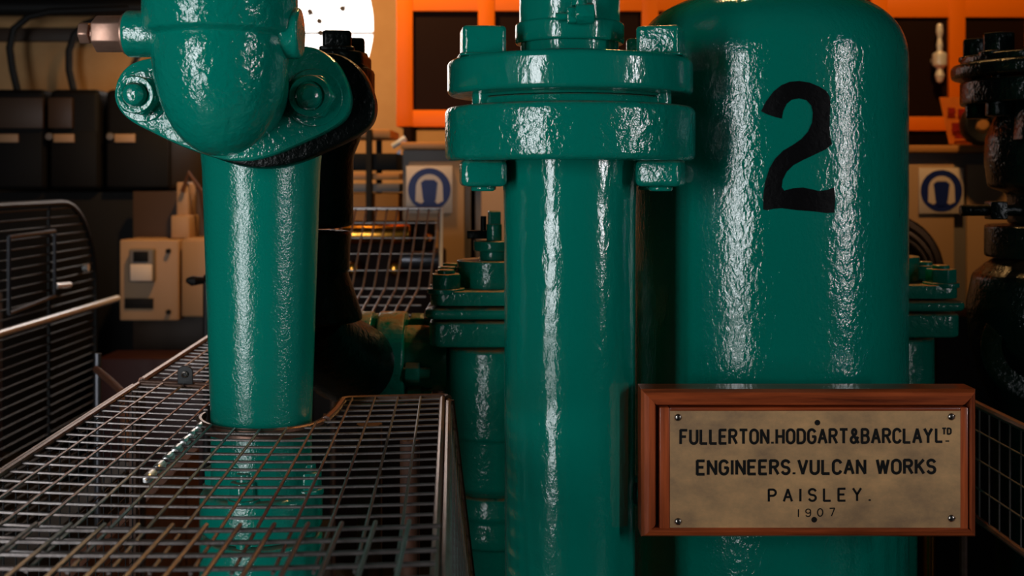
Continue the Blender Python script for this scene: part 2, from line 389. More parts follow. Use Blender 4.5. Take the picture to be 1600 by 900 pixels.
ring = [on_tank(1170 + x / 3.9125, 110 + y / 3.9125) for x, y in two]
dense = []
for i, p in enumerate(ring):
    q = ring[(i + 1) % len(ring)]; L = math.dist(p, q); k = max(1, int(L / .004))
    dense += [(p[0] + (q[0] - p[0]) * j / k, p[1] + (q[1] - p[1]) * j / k) for j in range(k)]
xs = [p[0] for p in dense]; zs = [p[1] for p in dense]; pts = [Vector(p) for p in dense]; ne = len(pts)
def inside(x, y):
    c = False
    for i in range(ne):
        (xa_, ya_), (xb_, yb_) = dense[i], dense[i - 1]
        if (ya_ > y) != (yb_ > y) and x < (xb_ - xa_) * (y - ya_) / (yb_ - ya_) + xa_: c = not c
    return c
gx = min(xs)
while gx < max(xs):
    gz = min(zs)
    while gz < max(zs):
        if inside(gx, gz): pts.append(Vector((gx, gz)))
        gz += .008
    gx += .006
vo, _, fo, *_ = delaunay_2d_cdt(pts, [(i, (i + 1) % ne) for i in range(ne)], [], 1, 1e-6)
b = BM(); vs = [b.verts.new((tx + (tr + .0012) * math.sin(v.x / tr), ty - (tr + .0012) * math.cos(v.x / tr), v.y)) for v in vo]
for f_ in fo: b.faces.new([vs[i] for i in f_])
bmesh.ops.recalc_face_normals(b, faces=b.faces[:])
if sum(f_.normal.y for f_ in b.faces) > 0: bmesh.ops.reverse_faces(b, faces=b.faces[:])
me = bpy.data.meshes.new('painted_number')
for v in b.verts: v.co -= Vector((tx, ty, 0))
b.to_mesh(me); b.free(); me.materials.append(M['black'])
for p in me.polygons: p.use_smooth = True
o = bpy.data.objects.new('painted_number', me); COL.objects.link(o); o.parent = tank; o['label'] = 'black painted numeral 2'

# ---------------- nameplate
YP = 1.70
nx0, nx1, nz1, nz0 = PX(1003, YP), PX(1529, YP), PZ(610, YP), PZ(842, YP)
plq = thing('nameplate', "brass maker's plate with black lettering in a wooden frame, fixed to the tank", 'nameplate', ((nx0 + nx1) / 2, YP + .06, nz0))
def X_(px): return PX(px, YP)
def Z_(py): return PZ(py, YP)
b = BM(); box(b, nx0 + .012, nx1 - .008, YP + .028, YP + .06, nz0 + .008, nz1 - .010, .002); part('backing_board', b, 'wood_h', plq)
b = BM(); box(b, tx - .1, tx + .14, YP + .06, YP + .125, nz0 + .05, nz1 - .05, .002); part('mounting_block', b, 'wood_h', plq)
def mitre(name, p0, p1, wid0, inward, m, depth=.055):
    """bar from outer corner p0 to p1 (x,z); inward is the unit (x,z) to the inside"""
    w0, = (wid0,)
    bm_ = BM(); t = Vector((p1[0] - p0[0], p1[1] - p0[1])).normalized(); n_ = Vector(inward)
    # profile (distance inward, y): back-outer, front-outer chamfer, front face, inner edge
    prof_ = [(0, depth), (0, .012), (.004, .004), (.0105, 0), (w0 - .002, 0), (w0, .003), (w0, depth)]
    ra, rb_ = [], []
    for d_, y_ in prof_:
        a_ = Vector(p0) + n_ * d_ + t * d_; c_ = Vector(p1) + n_ * d_ - t * d_
        k = 14
        ra.append([bm_.verts.new((a_.x + (c_.x - a_.x) * i / k, YP + y_, a_.y + (c_.y - a_.y) * i / k)) for i in range(k + 1)])
    for r1, r2 in zip(ra, ra[1:]):
        for i in range(len(r1) - 1): bm_.faces.new((r1[i], r1[i + 1], r2[i + 1], r2[i]))
    r1, r2 = ra[-1], ra[0]
    for i in range(len(r1) - 1): bm_.faces.new((r1[i], r1[i + 1], r2[i + 1], r2[i]))
    bm_.faces.new([r[0] for r in ra]); bm_.faces.new([r[-1] for r in ra])
    return part(name, bm_, m, plq, 25)
mitre('frame_rail', (nx0, nz1), (nx1, nz1), .0225, (0, -1), 'wood_h')
mitre('frame_rail', (nx1, nz0), (nx0, nz0), .0155, (0, 1), 'wood_h')
mitre('frame_rail', (nx0, nz0), (nx0, nz1), .0205, (1, 0), 'wood_v')
mitre('frame_rail', (nx1, nz1), (nx1, nz0), .0115, (-1, 0), 'wood_v')
def strip(x0, x1, z0, z1, m):
    bm_ = BM(); box(bm_, x0, x1, YP + .002, YP + .032, z0, z1, .002); part('inner_moulding', bm_, m, plq)
strip(X_(1031), X_(1047), Z_(828), Z_(637), 'wood_v'); strip(X_(1502), X_(1514), Z_(828), Z_(637), 'wood_v')
strip(X_(1047), X_(1502), Z_(643), Z_(637), 'wood_h')
YPL = YP + .0035
b = BM(); box(b, X_(1047), X_(1503), YPL, YPL + .026, Z_(827), Z_(642), .0006, 1); plate = part('brass_plate', b, 'brass', plq)
for px, py in ((1060, 653), (1488, 652), (1060, 816), (1488, 811)):
    b = BM(); lathe(b, [(0, .003), (.003, .0026), (.005, .0012), (.0056, 0), (.0056, -.001)], (X_(px), YPL, Z_(py)), (0, -1, 0), 24, 0)
    s = part('screw', b, 'screw', plate); b = BM(); a = R.uniform(0, PI)
    d = Vector((math.cos(a), 0, math.sin(a))) * .0048; c = Vector((X_(px), YPL - .0024, Z_(py))); tube(b, [c - d, c + d], .0008, 5); part('screw_slot', b, 'ink', plate)
for px, py in ((1278, 661), (1273, 813)):
    b = BM(); disc(b, .0042, -.0005, .0006, (X_(px), YPL, Z_(py)), (0, -1, 0), 24, 0, hole=.003); part('hole_rim', b, 'screw', plate)
    b = BM(); disc(b, .0031, 0, .0004, (X_(px), YPL, Z_(py)), (0, -1, 0), 20, 0); part('screw_hole', b, 'ink', plate)
def ar(cx_, cy_, rx, ry, a0, a1, n=10): return [(cx_ + rx * math.cos(math.radians(a0 + (a1 - a0) * i / n)), cy_ + ry * math.sin(math.radians(a0 + (a1 - a0) * i / n))) for i in range(n + 1)]
G = {  # width, strokes in a 1-high box
 'F': (.5, [[(0, 0), (0, 1), (.5, 1)], [(0, .52), (.4, .52)]]),
 'U': (.55, [[(0, 1), (0, .27)] + ar(.275, .27, .275, .27, 180, 360) + [(.55, 1)]]),
 'L': (.48, [[(0, 1), (0, 0), (.48, 0)]]),
 'E': (.5, [[(.5, 1), (0, 1), (0, 0), (.5, 0)], [(0, .52), (.42, .52)]]),
 'R': (.55, [[(0, 0), (0, 1), (.3, 1)] + ar(.3, .76, .23, .24, 90, -90) + [(0, .52)], [(.27, .52), (.55, 0)]]),
 'T': (.56, [[(0, 1), (.56, 1)], [(.28, 1), (.28, 0)]]),
 'O': (.58, [ar(.29, .7, .29, .3, 0, 180) + ar(.29, .3, .29, .3, 180, 360) + [(.58, .7)]]),
 'N': (.56, [[(0, 0), (0, 1), (.56, 0), (.56, 1)]]),
 '.': (.1, [[(.05, .0), (.05, .07)]]),
 'H': (.55, [[(0, 0), (0, 1)], [(.55, 0), (.55, 1)], [(0, .5), (.55, .5)]]),
 'D': (.56, [[(0, 0), (0, 1), (.24, 1)] + ar(.24, .68, .32, .32, 90, 0) + ar(.24, .32, .32, .32, 0, -90) + [(0, 0)]]),
 'G': (.56, [ar(.28, .7, .28, .3, 25, 180) + ar(.28, .3, .28, .3, 180, 360) + [(.56, .48), (.34, .48)]]),
 'A': (.6, [[(0, 0), (.3, 1), (.6, 0)], [(.11, .34), (.49, .34)]]),
 '&': (.62, [[(.62, 0), (.16, .68)] + ar(.28, .79, .15, .21, 190, 0) + [(.4, .66), (.08, .38)] + ar(.24, .23, .22, .23, 140, 320) + [(.58, .42)]]),
 'B': (.54, [[(0, 0), (0, 1), (.28, 1)] + ar(.28, .77, .21, .23, 90, -90) + [(0, .54)], [(.28, .54)] + ar(.28, .27, .25, .27, 90, -90) + [(0, 0)]]),
 'C': (.55, [ar(.28, .7, .28, .3, 20, 180) + ar(.28, .3, .28, .3, 180, 340)]),
 'Y': (.58, [[(0, 1), (.29, .5), (.58, 1)], [(.29, .5), (.29, 0)]]),
 'V': (.58, [[(0, 1), (.29, 0), (.58, 1)]]),
 'K': (.55, [[(0, 0), (0, 1)], [(.53, 1), (0, .4)], [(.18, .6), (.55, 0)]]),
 'W': (.8, [[(0, 1), (.2, 0), (.4, .95), (.6, 0), (.8, 1)]]),
 'S': (.52, [ar(.26, .75, .26, .25, 20, 270) + ar(.26, .25, .26, .25, 90, -160)]),
 'I': (.06, [[(.03, 0), (.03, 1)]]),
 'P': (.53, [[(0, 0), (0, 1), (.28, 1)] + ar(.28, .73, .25, .27, 90, -90) + [(0, .46)]]),
 '1': (.06, [[(.03, 0), (.03, 1)]]),
 '9': (.5, [ar(.25, .72, .25, .28, 0, 360, 18), [(.5, .72), (.5, .5)] + ar(.25, .3, .25, .3, 0, -150)]),
 '0': (.55, [ar(.275, .5, .275, .5, 0, 360, 24)]),
 '7': (.5, [[(0, 1), (.5, 1), (.18, 0)]]),
}
def stroke(bm_, pts_, hw, y0, y1):
    for (ax, az), (bx, bz) in zip(pts_, pts_[1:]):
        d = Vector((bx - ax, bz - az))
        if d.length < 1e-7: continue
        d.normalize(); q = Vector((-d.y, d.x)) * hw; e = d * hw * .35
        c4 = [(ax - e.x + q.x, az - e.y + q.y), (ax - e.x - q.x, az - e.y - q.y), (bx + e.x - q.x, bz + e.y - q.y), (bx + e.x + q.x, bz + e.y + q.y)]
        j = R.uniform(0, .00006)
        fr = [bm_.verts.new((x, y0 - j, z)) for x, z in c4]; bk = [bm_.verts.new((x, y1, z)) for x, z in c4]
        bm_.faces.new(fr)
        for i in range(4): bm_.faces.new((fr[i], bk[i], bk[(i + 1) % 4], fr[(i + 1) % 4]))
def text_line(txt, x0, x1, yt0, yb0, yt1, yb1, hw, gap, space=.35, sx=1.0):
    ws = [(G[c][0] * sx if c != ' ' else space) for c in txt]; tot = sum(ws) + gap * (len(txt) - 1)
    bm_ = BM(); u = 0; H = (yb0 - yt0)
    k = (x1 - x0) / tot
    for c, wd in zip(txt, ws):
        if c != ' ':
            for st in G[c][1]:
                pp = []
                for a_, h_ in st:
                    px = x0 + (u + a_ * sx) * k; t = (px - x0) / (x1 - x0)
                    top = yt0 + (yt1 - yt0) * t; bot = yb0 + (yb1 - yb0) * t
                    pp.append((X_(px), Z_(bot + (top - bot) * h_)))
                stroke(bm_, pp, hw, YPL - .0004, YPL + .001)
        u += wd + gap
    return bm_
part('lettering', text_line('FULLERTON.HODGART&BARCLAY', 1064, 1457, 673, 694, 671, 692, .0020, .3), 'ink', plate, 0)
b = text_line('L', 1464, 1473, 671, 691, 671, 691, .0018, 0); b2 = text_line('TD', 1474, 1487, 670, 679, 670, 679, .0012, .3)
me = bpy.data.meshes.new('t'); b2.to_mesh(me); b.from_mesh(me); stroke(b, [(X_(1479), Z_(690)), (X_(1484), Z_(690))], .001, YPL - .0004, YPL + .001)
part('lettering', b, 'ink', plate, 0)
part('lettering', text_line('ENGINEERS.VULCAN WORKS', 1090, 1462, 721, 742, 719.5, 740, .0021, .3, .3), 'ink', plate, 0)
part('lettering', text_line('PAISLEY.', 1202, 1361, 766, 784, 764, 783, .0016, .62), 'ink', plate, 0)
part('lettering', text_line('1907', 1248, 1305, 797, 808.5, 795, 807, .0008, .85, sx=1.15), 'ink', plate, 0)

# ---------------- left elbow with the oval flange
YE = 1.46; YFL = 1.60
exx = PX(345, YE); ezc = PZ(152, YFL)
elb = thing('pipe_elbow', 'green cast elbow with oval two-bolt flange and a brass plug, at upper left', 'elbow', (exx, YE, ezc - .1))
fx = PX(362, YFL); zs = PZ(43, YE - .085); ze = zs - .012
b = BM(); prof = [(0, 3.29), (.0963, 3.29), (.0963, zs + .006), (.094, zs + .002), (.0857, zs), (.0838, zs - .003), (.0852, zs - .006)]
for i in range(1, 31):
    a = PI / 2 * i / 30; prof.append((.0852 * math.cos(a) ** .92 if i < 30 else 0, ze - (ze - 1.379) * math.sin(a)))
lathe(b, prof, (exx, YE, 0), n=96, soft=0)
tube(b, [(exx, YE, ezc + .012), (fx - .004, YFL + .02, ezc + .012)], [.08, .082], 56); part('elbow_body', b, 'green', elb, 50)
ol = [(178,150),(183,124),(198,104),(222,93),(262,88),(350,84),(440,76),(478,72),(508,82),(531,106),(545,140),(546,166),(536,187),(510,205),(470,224),(430,241),(390,251),(350,250),(310,239),(270,223),(235,206),(205,190),(186,172)]
def outline(Y, s=1, dx=0, dy=0, c=(362, 160)):
    return smooth_poly([(PX(c[0] + (x - c[0]) * s + dx, Y), PZ(c[1] + (y - c[1]) * s + dy, Y)) for x, y in ol], 3)
def yprism(bm_, pts_, y0, y1, bev):   # outline in x,z; extruded along +Y
    return prism(bm_, [(x, -z) for x, z in pts_], y0, y1, (0, 0, 0), 'Y', bev, 3)
def yprism_safe(bm_, pts_, y0, y1, bev):
    t = BM(); m = len(pts_)
    cxm = sum(p[0] for p in pts_) / m; czm = sum(p[1] for p in pts_) / m
    rows = []
    for y, k in ((y0, bev), (y0 + bev * .3, bev * .3), (y0 + bev, 0), (y1 - bev, 0), (y1 - bev * .3, bev * .3), (y1, bev)):
        row = []
        for x, z in pts_:
            d = Vector((x - cxm, z - czm)); L = d.length; d = d * ((L - k) / L)
            row.append(bm_.verts.new((cxm + d.x, y, czm + d.y)))
        rows.append(row)
    for r1, r2 in zip(rows, rows[1:]):
        for i in range(m): bm_.faces.new((r1[i], r1[(i + 1) % m], r2[(i + 1) % m], r2[i]))
    for row, y in ((rows[0], y0), (rows[-1], y1)):
        c = bm_.verts.new((cxm, y, czm))
        for i in range(m): bm_.faces.new((row[i], row[(i + 1) % m], c))
    return bm_
b = BM(); yprism_safe(b, outline(YFL), YFL - .002, YFL + .034, .006); part('oval_flange', b, 'green', elb)
for px, py, rr_, rt in ((212, 148, .0295, .2), (484, 150, .033, .0)):
    c = P(px, py, YFL - .035)
    b = BM(); prism(b, ngon(rr_, 6, rt), 0, .034, c, 'Y', .004, 2); disc(b, rr_ * 1.22, .030, .037, c, 'Y', 32, .002)
    lathe(b, [(rr_ * .62, -.002), (rr_ * .84, -.003), (rr_ * .88, .002), (rr_ * .86, .01)], c, 'Y', 40, .001)
    p = part('nut', b, 'green', elb)
    b = BM(); lathe(b, [(0, -.017), (.008, -.016), (.0145, -.012), (.0165, -.006), (.0165, .02)], c, 'Y', 32, .002); part('stud_end', b, 'green', p)
zb = PZ(53, YE)
def boss(px0, px1, r, zc):
    bm_ = BM(); lathe(bm_, [(r * 1.35, 0), (r * 1.05, .02), (r, .028), (r, abs(PX(px1, YE) - PX(px0, YE))), (0, abs(PX(px1, YE) - PX(px0, YE)))], (PX(px0, YE), YE, zc), (1 if px1 > px0 else -1, 0, 0), 40, .005)
    return part('boss', bm_, 'green', elb)
boss(285, 198, .0295, zb); boss(405, 471, .0325, PZ(52, YE))
b = BM(); prism(b, ngon(.0238, 6, PI / 2), 0, PX(197, YE) - PX(150, YE), (PX(150, YE), YE, zb), 'X', .002)
disc(b, .026, 0, .005, (PX(195, YE), YE, zb), 'X', 32, .001)
pl = part('brass_plug', b, 'bronze', elb, label='bare brass hexagon plug')
b = BM(); disc(b, .009, 0, .012, (PX(141, YE), YE, zb), 'X', 20, 0); prism(b, ngon(.0148, 6, .2), 0, .0135, (PX(126, YE), YE, zb + .001), 'X', .002); part('set_screw', b, 'bronze', pl)

# ---------------- left upright pipe below the elbow
lx, ly = PX(411, 1.80), 1.80
lp = thing('upright_pipe', 'slightly tapered green pipe rising through the wire guard, left of centre', 'pipe', (lx, ly, 0))
zt_, zm_ = 1.398, PZ(672, 1.73)
b = BM(); lathe(b, [(.0775, .80), (.0775, zm_), (.0905, PZ(262, 1.72)), (.093, zt_ - .008), (.088, zt_), (0.06, zt_)], (lx - .002, ly, 0), n=72, soft=.02); part('pipe_barrel', b, 'green_pipe', lp)
b = BM(); lathe(b, [(.05, .868), (.088, .868), (.094, .862), (.094, .812), (.090, .806), (.05, .806)], (lx - .002, ly, 0), soft=.003, n=64); part('upper_flange', b, 'green_pipe', lp)
b = BM(); lathe(b, [(.05, .798), (.09, .798), (.094, .792), (.094, .73), (.09, .725), (.078, .72), (.078, .03), (.12, .028), (.12, 0), (0, 0)], (lx - .002, ly, 0), soft=.003, n=64); part('lower_flange', b, 'green_pipe', lp)
for a in (-100, -10, 80, 170):
    c = (lx + .074 * math.cos(math.radians(a)), ly + .074 * math.sin(math.radians(a)), .868)
    b = BM(); hexbolt(b, c, .022, .03, 'Z', 1.1, .4); disc(b, .012, -.16, .042, c, 'Z', 20, .003); part('bolt', b, 'green_pipe', lp)

# ---------------- dark valve body behind the left pipe
DVY = 2.06; dvx = PX(480, DVY)
dv = thing('valve_body', 'shade-darkened valve body with square-headed bolts on top, behind the left pipe', 'valve', (dvx, DVY, .55))
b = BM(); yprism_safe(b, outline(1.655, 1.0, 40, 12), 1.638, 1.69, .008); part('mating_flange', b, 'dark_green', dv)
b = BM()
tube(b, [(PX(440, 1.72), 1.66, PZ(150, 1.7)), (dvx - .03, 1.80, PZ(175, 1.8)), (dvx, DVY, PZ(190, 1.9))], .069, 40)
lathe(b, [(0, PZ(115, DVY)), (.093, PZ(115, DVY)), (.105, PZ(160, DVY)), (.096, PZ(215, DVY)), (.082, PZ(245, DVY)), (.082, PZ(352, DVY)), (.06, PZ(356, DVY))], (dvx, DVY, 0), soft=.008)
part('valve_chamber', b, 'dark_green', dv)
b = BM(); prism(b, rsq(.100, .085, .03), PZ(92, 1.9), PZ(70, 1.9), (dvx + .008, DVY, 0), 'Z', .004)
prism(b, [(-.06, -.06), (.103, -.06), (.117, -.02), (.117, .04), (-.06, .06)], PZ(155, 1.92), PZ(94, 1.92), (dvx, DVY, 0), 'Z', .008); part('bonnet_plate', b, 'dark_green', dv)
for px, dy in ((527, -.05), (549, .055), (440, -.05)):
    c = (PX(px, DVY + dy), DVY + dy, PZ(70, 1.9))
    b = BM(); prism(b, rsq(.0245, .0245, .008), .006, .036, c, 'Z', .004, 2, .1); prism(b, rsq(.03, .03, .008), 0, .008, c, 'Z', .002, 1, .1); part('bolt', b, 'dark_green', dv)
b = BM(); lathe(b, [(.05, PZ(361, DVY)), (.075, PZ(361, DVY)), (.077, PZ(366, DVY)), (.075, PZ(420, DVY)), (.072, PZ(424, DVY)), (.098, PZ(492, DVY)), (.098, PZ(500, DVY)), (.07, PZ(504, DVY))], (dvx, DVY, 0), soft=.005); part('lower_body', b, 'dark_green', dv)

# ---------------- bonneted valves behind the column and behind the tank
def plates(root, vx, vy, zoff, m):
    def zz(py): return PZ(py, 2.16) + zoff
    b = BM(); prism(b, rsq(.133, .133, .03), zz(503), zz(486), (vx, vy, 0), 'Z', .009, 4); part('gasket_plate', b, m, root)
    b = BM(); prism(b, rsq(.122, .122, .03), zz(482), zz(459), (vx, vy, 0), 'Z', .003, 2); part('cover_plate', b, m, root)
    b = BM(); prism(b, rsq(.124, .124, .03), zz(548), zz(508), (vx, vy, 0), 'Z', .006, 3); part('body_flange', b, m, root)
    b = BM(); disc(b, .075, zz(460), zz(415), (vx, vy, 0), 'Z', 48, .003); disc(b, .03, zz(416), zz(399), (vx, vy, 0)); disc(b, .042, zz(400), zz(383), (vx, vy, 0), soft=.003); part('gland', b, m, root)
    b = BM(); disc(b, .0155, zz(384), zz(355), (vx, vy, 0), 'Z', 24, .002); prism(b, rsq(.0125, .0125, .003), zz(356), zz(333), (vx, vy, 0), 'Z', .002, 1, .1); part('stem', b, m, root)
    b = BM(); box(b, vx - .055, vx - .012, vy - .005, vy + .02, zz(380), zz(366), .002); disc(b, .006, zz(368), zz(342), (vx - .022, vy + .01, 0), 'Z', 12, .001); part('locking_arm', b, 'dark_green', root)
    for sx, sy in ((-1, -1), (1, -1), (-1, -.1), (-1, 1), (1, 1), (1, .1)):
        c = (vx + sx * .092, vy + sy * .088, zz(459))
        b = BM(); hexbolt(b, c, .031, .032, 'Z', 1.18, PI / 6 + .12); disc(b, .017, 0, .040, c, 'Z', 20, .004); part('bolt', b, m, root)
vx, vy = PX(772, 2.3), 2.32
v1 = thing('bonneted_valve', 'green valve with dusty bolted cover and square stem, between left pipe and centre pipe', 'valve', (vx, vy, 0))
plates(v1, vx, vy, 0, 'green_back')
z_ = lambda py: PZ(py, 2.22)
b = BM(); lathe(b, [(.06, z_(545)), (.104, z_(550)), (.106, z_(688)), (.100, z_(693)), (.100, z_(770)), (.075, z_(786)), (.06, z_(790))], (vx, vy, 0), soft=.008); part('valve_chamber', b, 'green_back', v1)
b = BM(); lathe(b, [(.05, z_(783)), (.085, z_(786)), (.093, z_(815)), (.085, z_(825)), (.096, z_(845)), (.096, z_(862)), (.082, z_(868)), (.082, .04), (.12, .03), (.12, 0), (0, 0)], (vx, vy, 0), soft=.005); part('base_pipe', b, 'green_back', v1)
v2x, v2y = .795, 2.47
v2 = thing('bonneted_valve', 'green valve with bolted square cover showing just right of the tank, above the nameplate', 'valve', (v2x, v2y, 0))
plates(v2, v2x, v2y, -.002, 'green_back')
b = BM(); lathe(b, [(.06, z_(545)), (.104, z_(550)), (.106, z_(780)), (.09, z_(800)), (.09, z_(840)), (.07, z_(850)), (.07, .04), (.12, .03), (.12, 0), (0, 0)], (v2x, v2y, 0), soft=.008); part('valve_chamber', b, 'green_back', v2)
# horizontal coupling between the dark valve and the first bonneted valve
hY = 2.32; hz = PZ(562, 2.3)
hc = thing('pipe_coupling', 'horizontal green pipe joint of two thick dusty flanges, left of the bonneted valve', 'pipe joint', (PX(590, hY), hY, hz - .1))
def hx(px): return PX(px, hY - .02)
b = BM(); pts_ = [(dvx, DVY, PZ(497, DVY)), (dvx + .004, DVY + .02, PZ(520, DVY)), (dvx + .02, DVY + .07, PZ(545, 2.1)), (dvx + .06, DVY + .16, hz + .005), (hx(535), hY - .03, hz), (hx(565), hY, hz)]
tube(b, pts_, [.07, .072, .076, .08, .082, .082], 32); part('bend', b, 'oily', hc)  # green bend in dim light, its shade put into the dark colour
b = BM(); disc(b, .094, hx(557), hx(583), (0, hY, hz), 'X', 56, .004); part('flange', b, 'green_back', hc)
b = BM(); disc(b, .094, hx(591), hx(635), (0, hY, hz), 'X', 56, .006); part('flange', b, 'green_back', hc)
b = BM(); disc(b, .06, hx(580), hx(595), (0, hY, hz), 'X', 32, 0); disc(b, .066, hx(634), hx(700), (0, hY, hz), 'X', 40, .003); part('neck', b, 'green_back', hc)
for a in (-60, 30, 120, 210):
    c = Vector((0, hY + .076 * math.sin(math.radians(a)), hz + .076 * math.cos(math.radians(a))))
    if a == -60: c = Vector((0, hY - .082, hz - .016))
    b = BM(); prism(b, ngon(.021, 6, .5), hx(638), hx(660), c, 'X', .003); disc(b, .011, hx(552), hx(676), c, 'X', 16, .002); disc(b, .02, hx(581), hx(590), c, 'X', 20, .002); part('bolt', b, 'green_back', hc)

# ---------------- dark valve at the right edge
RY = 2.45; K_ = 2.45 / 2.1; rx = PX(1652, RY)
rv = thing('stop_valve', 'black oily valve with bolted round flange at the right edge', 'valve', (rx, RY, 0))
q = lambda py: PZ(py, RY)
b = BM(); disc(b, .182 * K_, q(122), q(100), (rx, RY, 0), 'Z', 72, .010); disc(b, .165 * K_, q(100), q(88), (rx, RY, 0), 'Z', 72, .004); part('flange', b, 'oily', rv)
b = BM(); disc(b, .166 * K_, q(163), q(126), (rx, RY, 0), 'Z', 72, .006); part('flange', b, 'oily', rv)
b = BM(); lathe(b, [(.10 * K_, q(160)), (.10 * K_, q(170)), (.122 * K_, q(215)), (.124 * K_, q(250)), (.118 * K_, q(292)), (.085 * K_, q(302)), (.085 * K_, q(350)), (.06 * K_, q(352))], (rx, RY, 0), soft=.01); 
lathe(b, [(0, 0), (.058, -.012), (.087, -.058), (.09, -.11)], (rx - .052, RY - .128, q(140) ), 'Z', 40, 0)
part('valve_chamber', b, 'oily', rv)
for a in (200, 236, 272, 160):
    c = (rx + .157 * math.cos(math.radians(a)), RY + .157 * math.sin(math.radians(a)), q(88))
    b = BM(); hexbolt(b, c, .034, .042, 'Z', 1.15, .2); disc(b, .015, -.1, .02, c, 'Z', 16, .002)
    disc(b, .026, -.13, -.086, c, 'Z', 20, .004); part('bolt', b, 'oily', rv)
b = BM(); zz = q(328); disc(b, .012, PX(1492, RY), PX(1600, RY), (0, RY - .03, zz), 'X', 20, .003); prism(b, rsq(.019, .019, .003), PX(1534, RY), PX(1560, RY), (0, RY - .03, zz), 'X', .003); part('side_stem', b, 'oily', rv)
b = BM(); disc(b, .124 * K_, q(402), q(352), (rx, RY, 0), 'Z', 56, .006); part('lower_flange', b, 'oily', rv)
b = BM(); lathe(b, [(.08 * K_, q(400)), (.11 * K_, q(405)), (.145 * K_, q(430)), (.156 * K_, q(480)), (.150 * K_, q(540)), (.13 * K_, q(600)), (.11 * K_, q(640)), (.11, .05), (.15, .04), (.15, 0), (0, 0)], (rx, RY, 0), soft=.01); part('bulb', b, 'oily', rv)
b = BM(); c = P(1640, 560, RY - .05); d = Vector((-.55, -.75, .35)); lathe(b, [(.07, .06), (.105, .06), (.115, .10), (.105, .105), (.07, .11)], c, tuple(d), 56, .004); part('branch_flange', b, 'oily', rv)

# ---------------- wire guard over the left machinery
hM = .3617; zM = CZ - hM
gd = thing('wire_guard', 'steel wire mesh guard with a cut-out around the left pipe, lower left', 'machine guard', (-.38, 1.6, 0))
DXY = -.052
def sag(X): return -.012 * (1 - ((X + .30) / .36) ** 2)
def skew(s, Y): return s + DXY * (Y - 1.3)          # s: cross coordinate at Y = 1.3
def mp(s, Y, dz=0):
    x = skew(s, Y); return Vector((x, Y + .0, zM + sag(s) + dz))
SL, SR = -.625, -.084
wr = .0020
def wire(bm_, s0, Y0, s1, Y1, k=12, dz=0, r=wr):
    tube(bm_, [mp(s0 + (s1 - s0) * i / k, Y0 + (Y1 - Y0) * i / k, dz) for i in range(k + 1)], r, 6)
YBK = 1.95; YBL = 2.045
# notch: pipe centre lx,ly ; ring radius
RN = .098
sP = lx - DXY * (ly - 1.3)
b = BM()
Ys = [1.1454 + .0418 * i for i in range(22)]
for Y in Ys:
    if Y <= ly - RN - .0:
        wire(b, SL, Y, SR, Y, 16)
    else:
        half = math.sqrt(max(0, RN ** 2 - min(0, Y - ly) ** 2)) if Y < ly else RN
        rN = half if Y < ly + .0 else RN + (.0)
        wire(b, SL, Y, sP - half, Y, 8)
        if Y < YBK: wire(b, sP + (half if Y < ly - .02 else RN + .012), Y, SR, Y, 8)
s = SR - .0365
while s > SL + .01:
    if abs(s - sP) < RN: yend = ly - math.sqrt(RN ** 2 - (s - sP) ** 2)
    elif s > sP: yend = YBK if s > sP + RN + .014 else ly - .03
    else: yend = YBL
    wire(b, s, 1.08, s, min(yend, YBK if s > sP else YBL), 10, .0035)
    s -= .0385
part('top_mesh', b, 'steel', gd)
# loose front panel lying over the top mesh
b = BM()
def fp(u, v): return Vector((-.60 + u * 1.0 - .022 * (v - 1.16), v + .02 * u, zM + .014 + sag(-.60 + u) * .8))
for i in range(13):
    v = 1.165 - .0385 * i; tube(b, [fp(.527 * k / 14, v + .004 * R.uniform(-1, 1) * 0) for k in range(15)], .0025, 6)
for i in range(16):
    u = .012 + .0345 * i
    if u > .51: break
    tube(b, [fp(u, 1.172 - .52 * k / 8) + Vector((0, 0, .0038)) for k in range(9)], .0025, 6)
part('front_mesh', b, 'steel', gd)
# rails
b = BM(); tube(b, [mp(SR, .9), mp(SR, 1.3), mp(SR, 1.94)], .0045, 8); tube(b, [mp(SR + .010, .9, -.004), mp(SR + .010, 1.94, -.004)], .005, 8)
part('side_rail', b, 'rail', gd)
b = BM(); tube(b, [mp(SL, .9), mp(SL, 1.4), mp(SL, YBL)], .0045, 8); tube(b, [mp(SL - .010, .9, -.004), mp(SL - .010, YBL, -.004)], .0045, 8); part('side_rail', b, 'rail', gd)
b = BM(); tube(b, [mp(SL, YBL), mp(sP - RN, YBL)], .004, 8); tube(b, [mp(SL, YBL + .012, .002), mp(sP - RN, YBL + .012, .002)], .004, 8); part('back_rail', b, 'rail', gd)
b = BM(); pts_ = [mp(SR + .010, YBK - .012), mp(SR + .002, YBK), mp(sP + RN + .024, YBK)]
pts_ += [mp(sP + RN + .013, YBK - .010), mp(sP + RN + .009, ly + .05)]
pts_ += [mp(sP + RN + .002, ly - .015)]
tube(b, pts_, .007, 8)
part('back_rail', b, 'rail', gd)
b = BM(); pts_ = []
for i in range(31):
    a = math.radians(10 - 200 * i / 30); pts_.append(mp(sP + RN * math.cos(a), ly + RN * math.sin(a), -.002))
for i in range(len(pts_) - 1):
    p0, p1 = pts_[i], pts_[i + 1]
    v = [b.verts.new(p0 + Vector((0, 0, .006))), b.verts.new(p1 + Vector((0, 0, .006))), b.verts.new(p1 - Vector((0, 0, .012))), b.verts.new(p0 - Vector((0, 0, .012)))]; b.faces.new(v)
bmesh.ops.remove_doubles(b, verts=b.verts[:], dist=1e-5)
bmesh.ops.solidify(b, geom=b.faces[:], thickness=.004)
tube(b, pts_, .0055, 8)
part('cutout_ring', b, 'rail', gd)
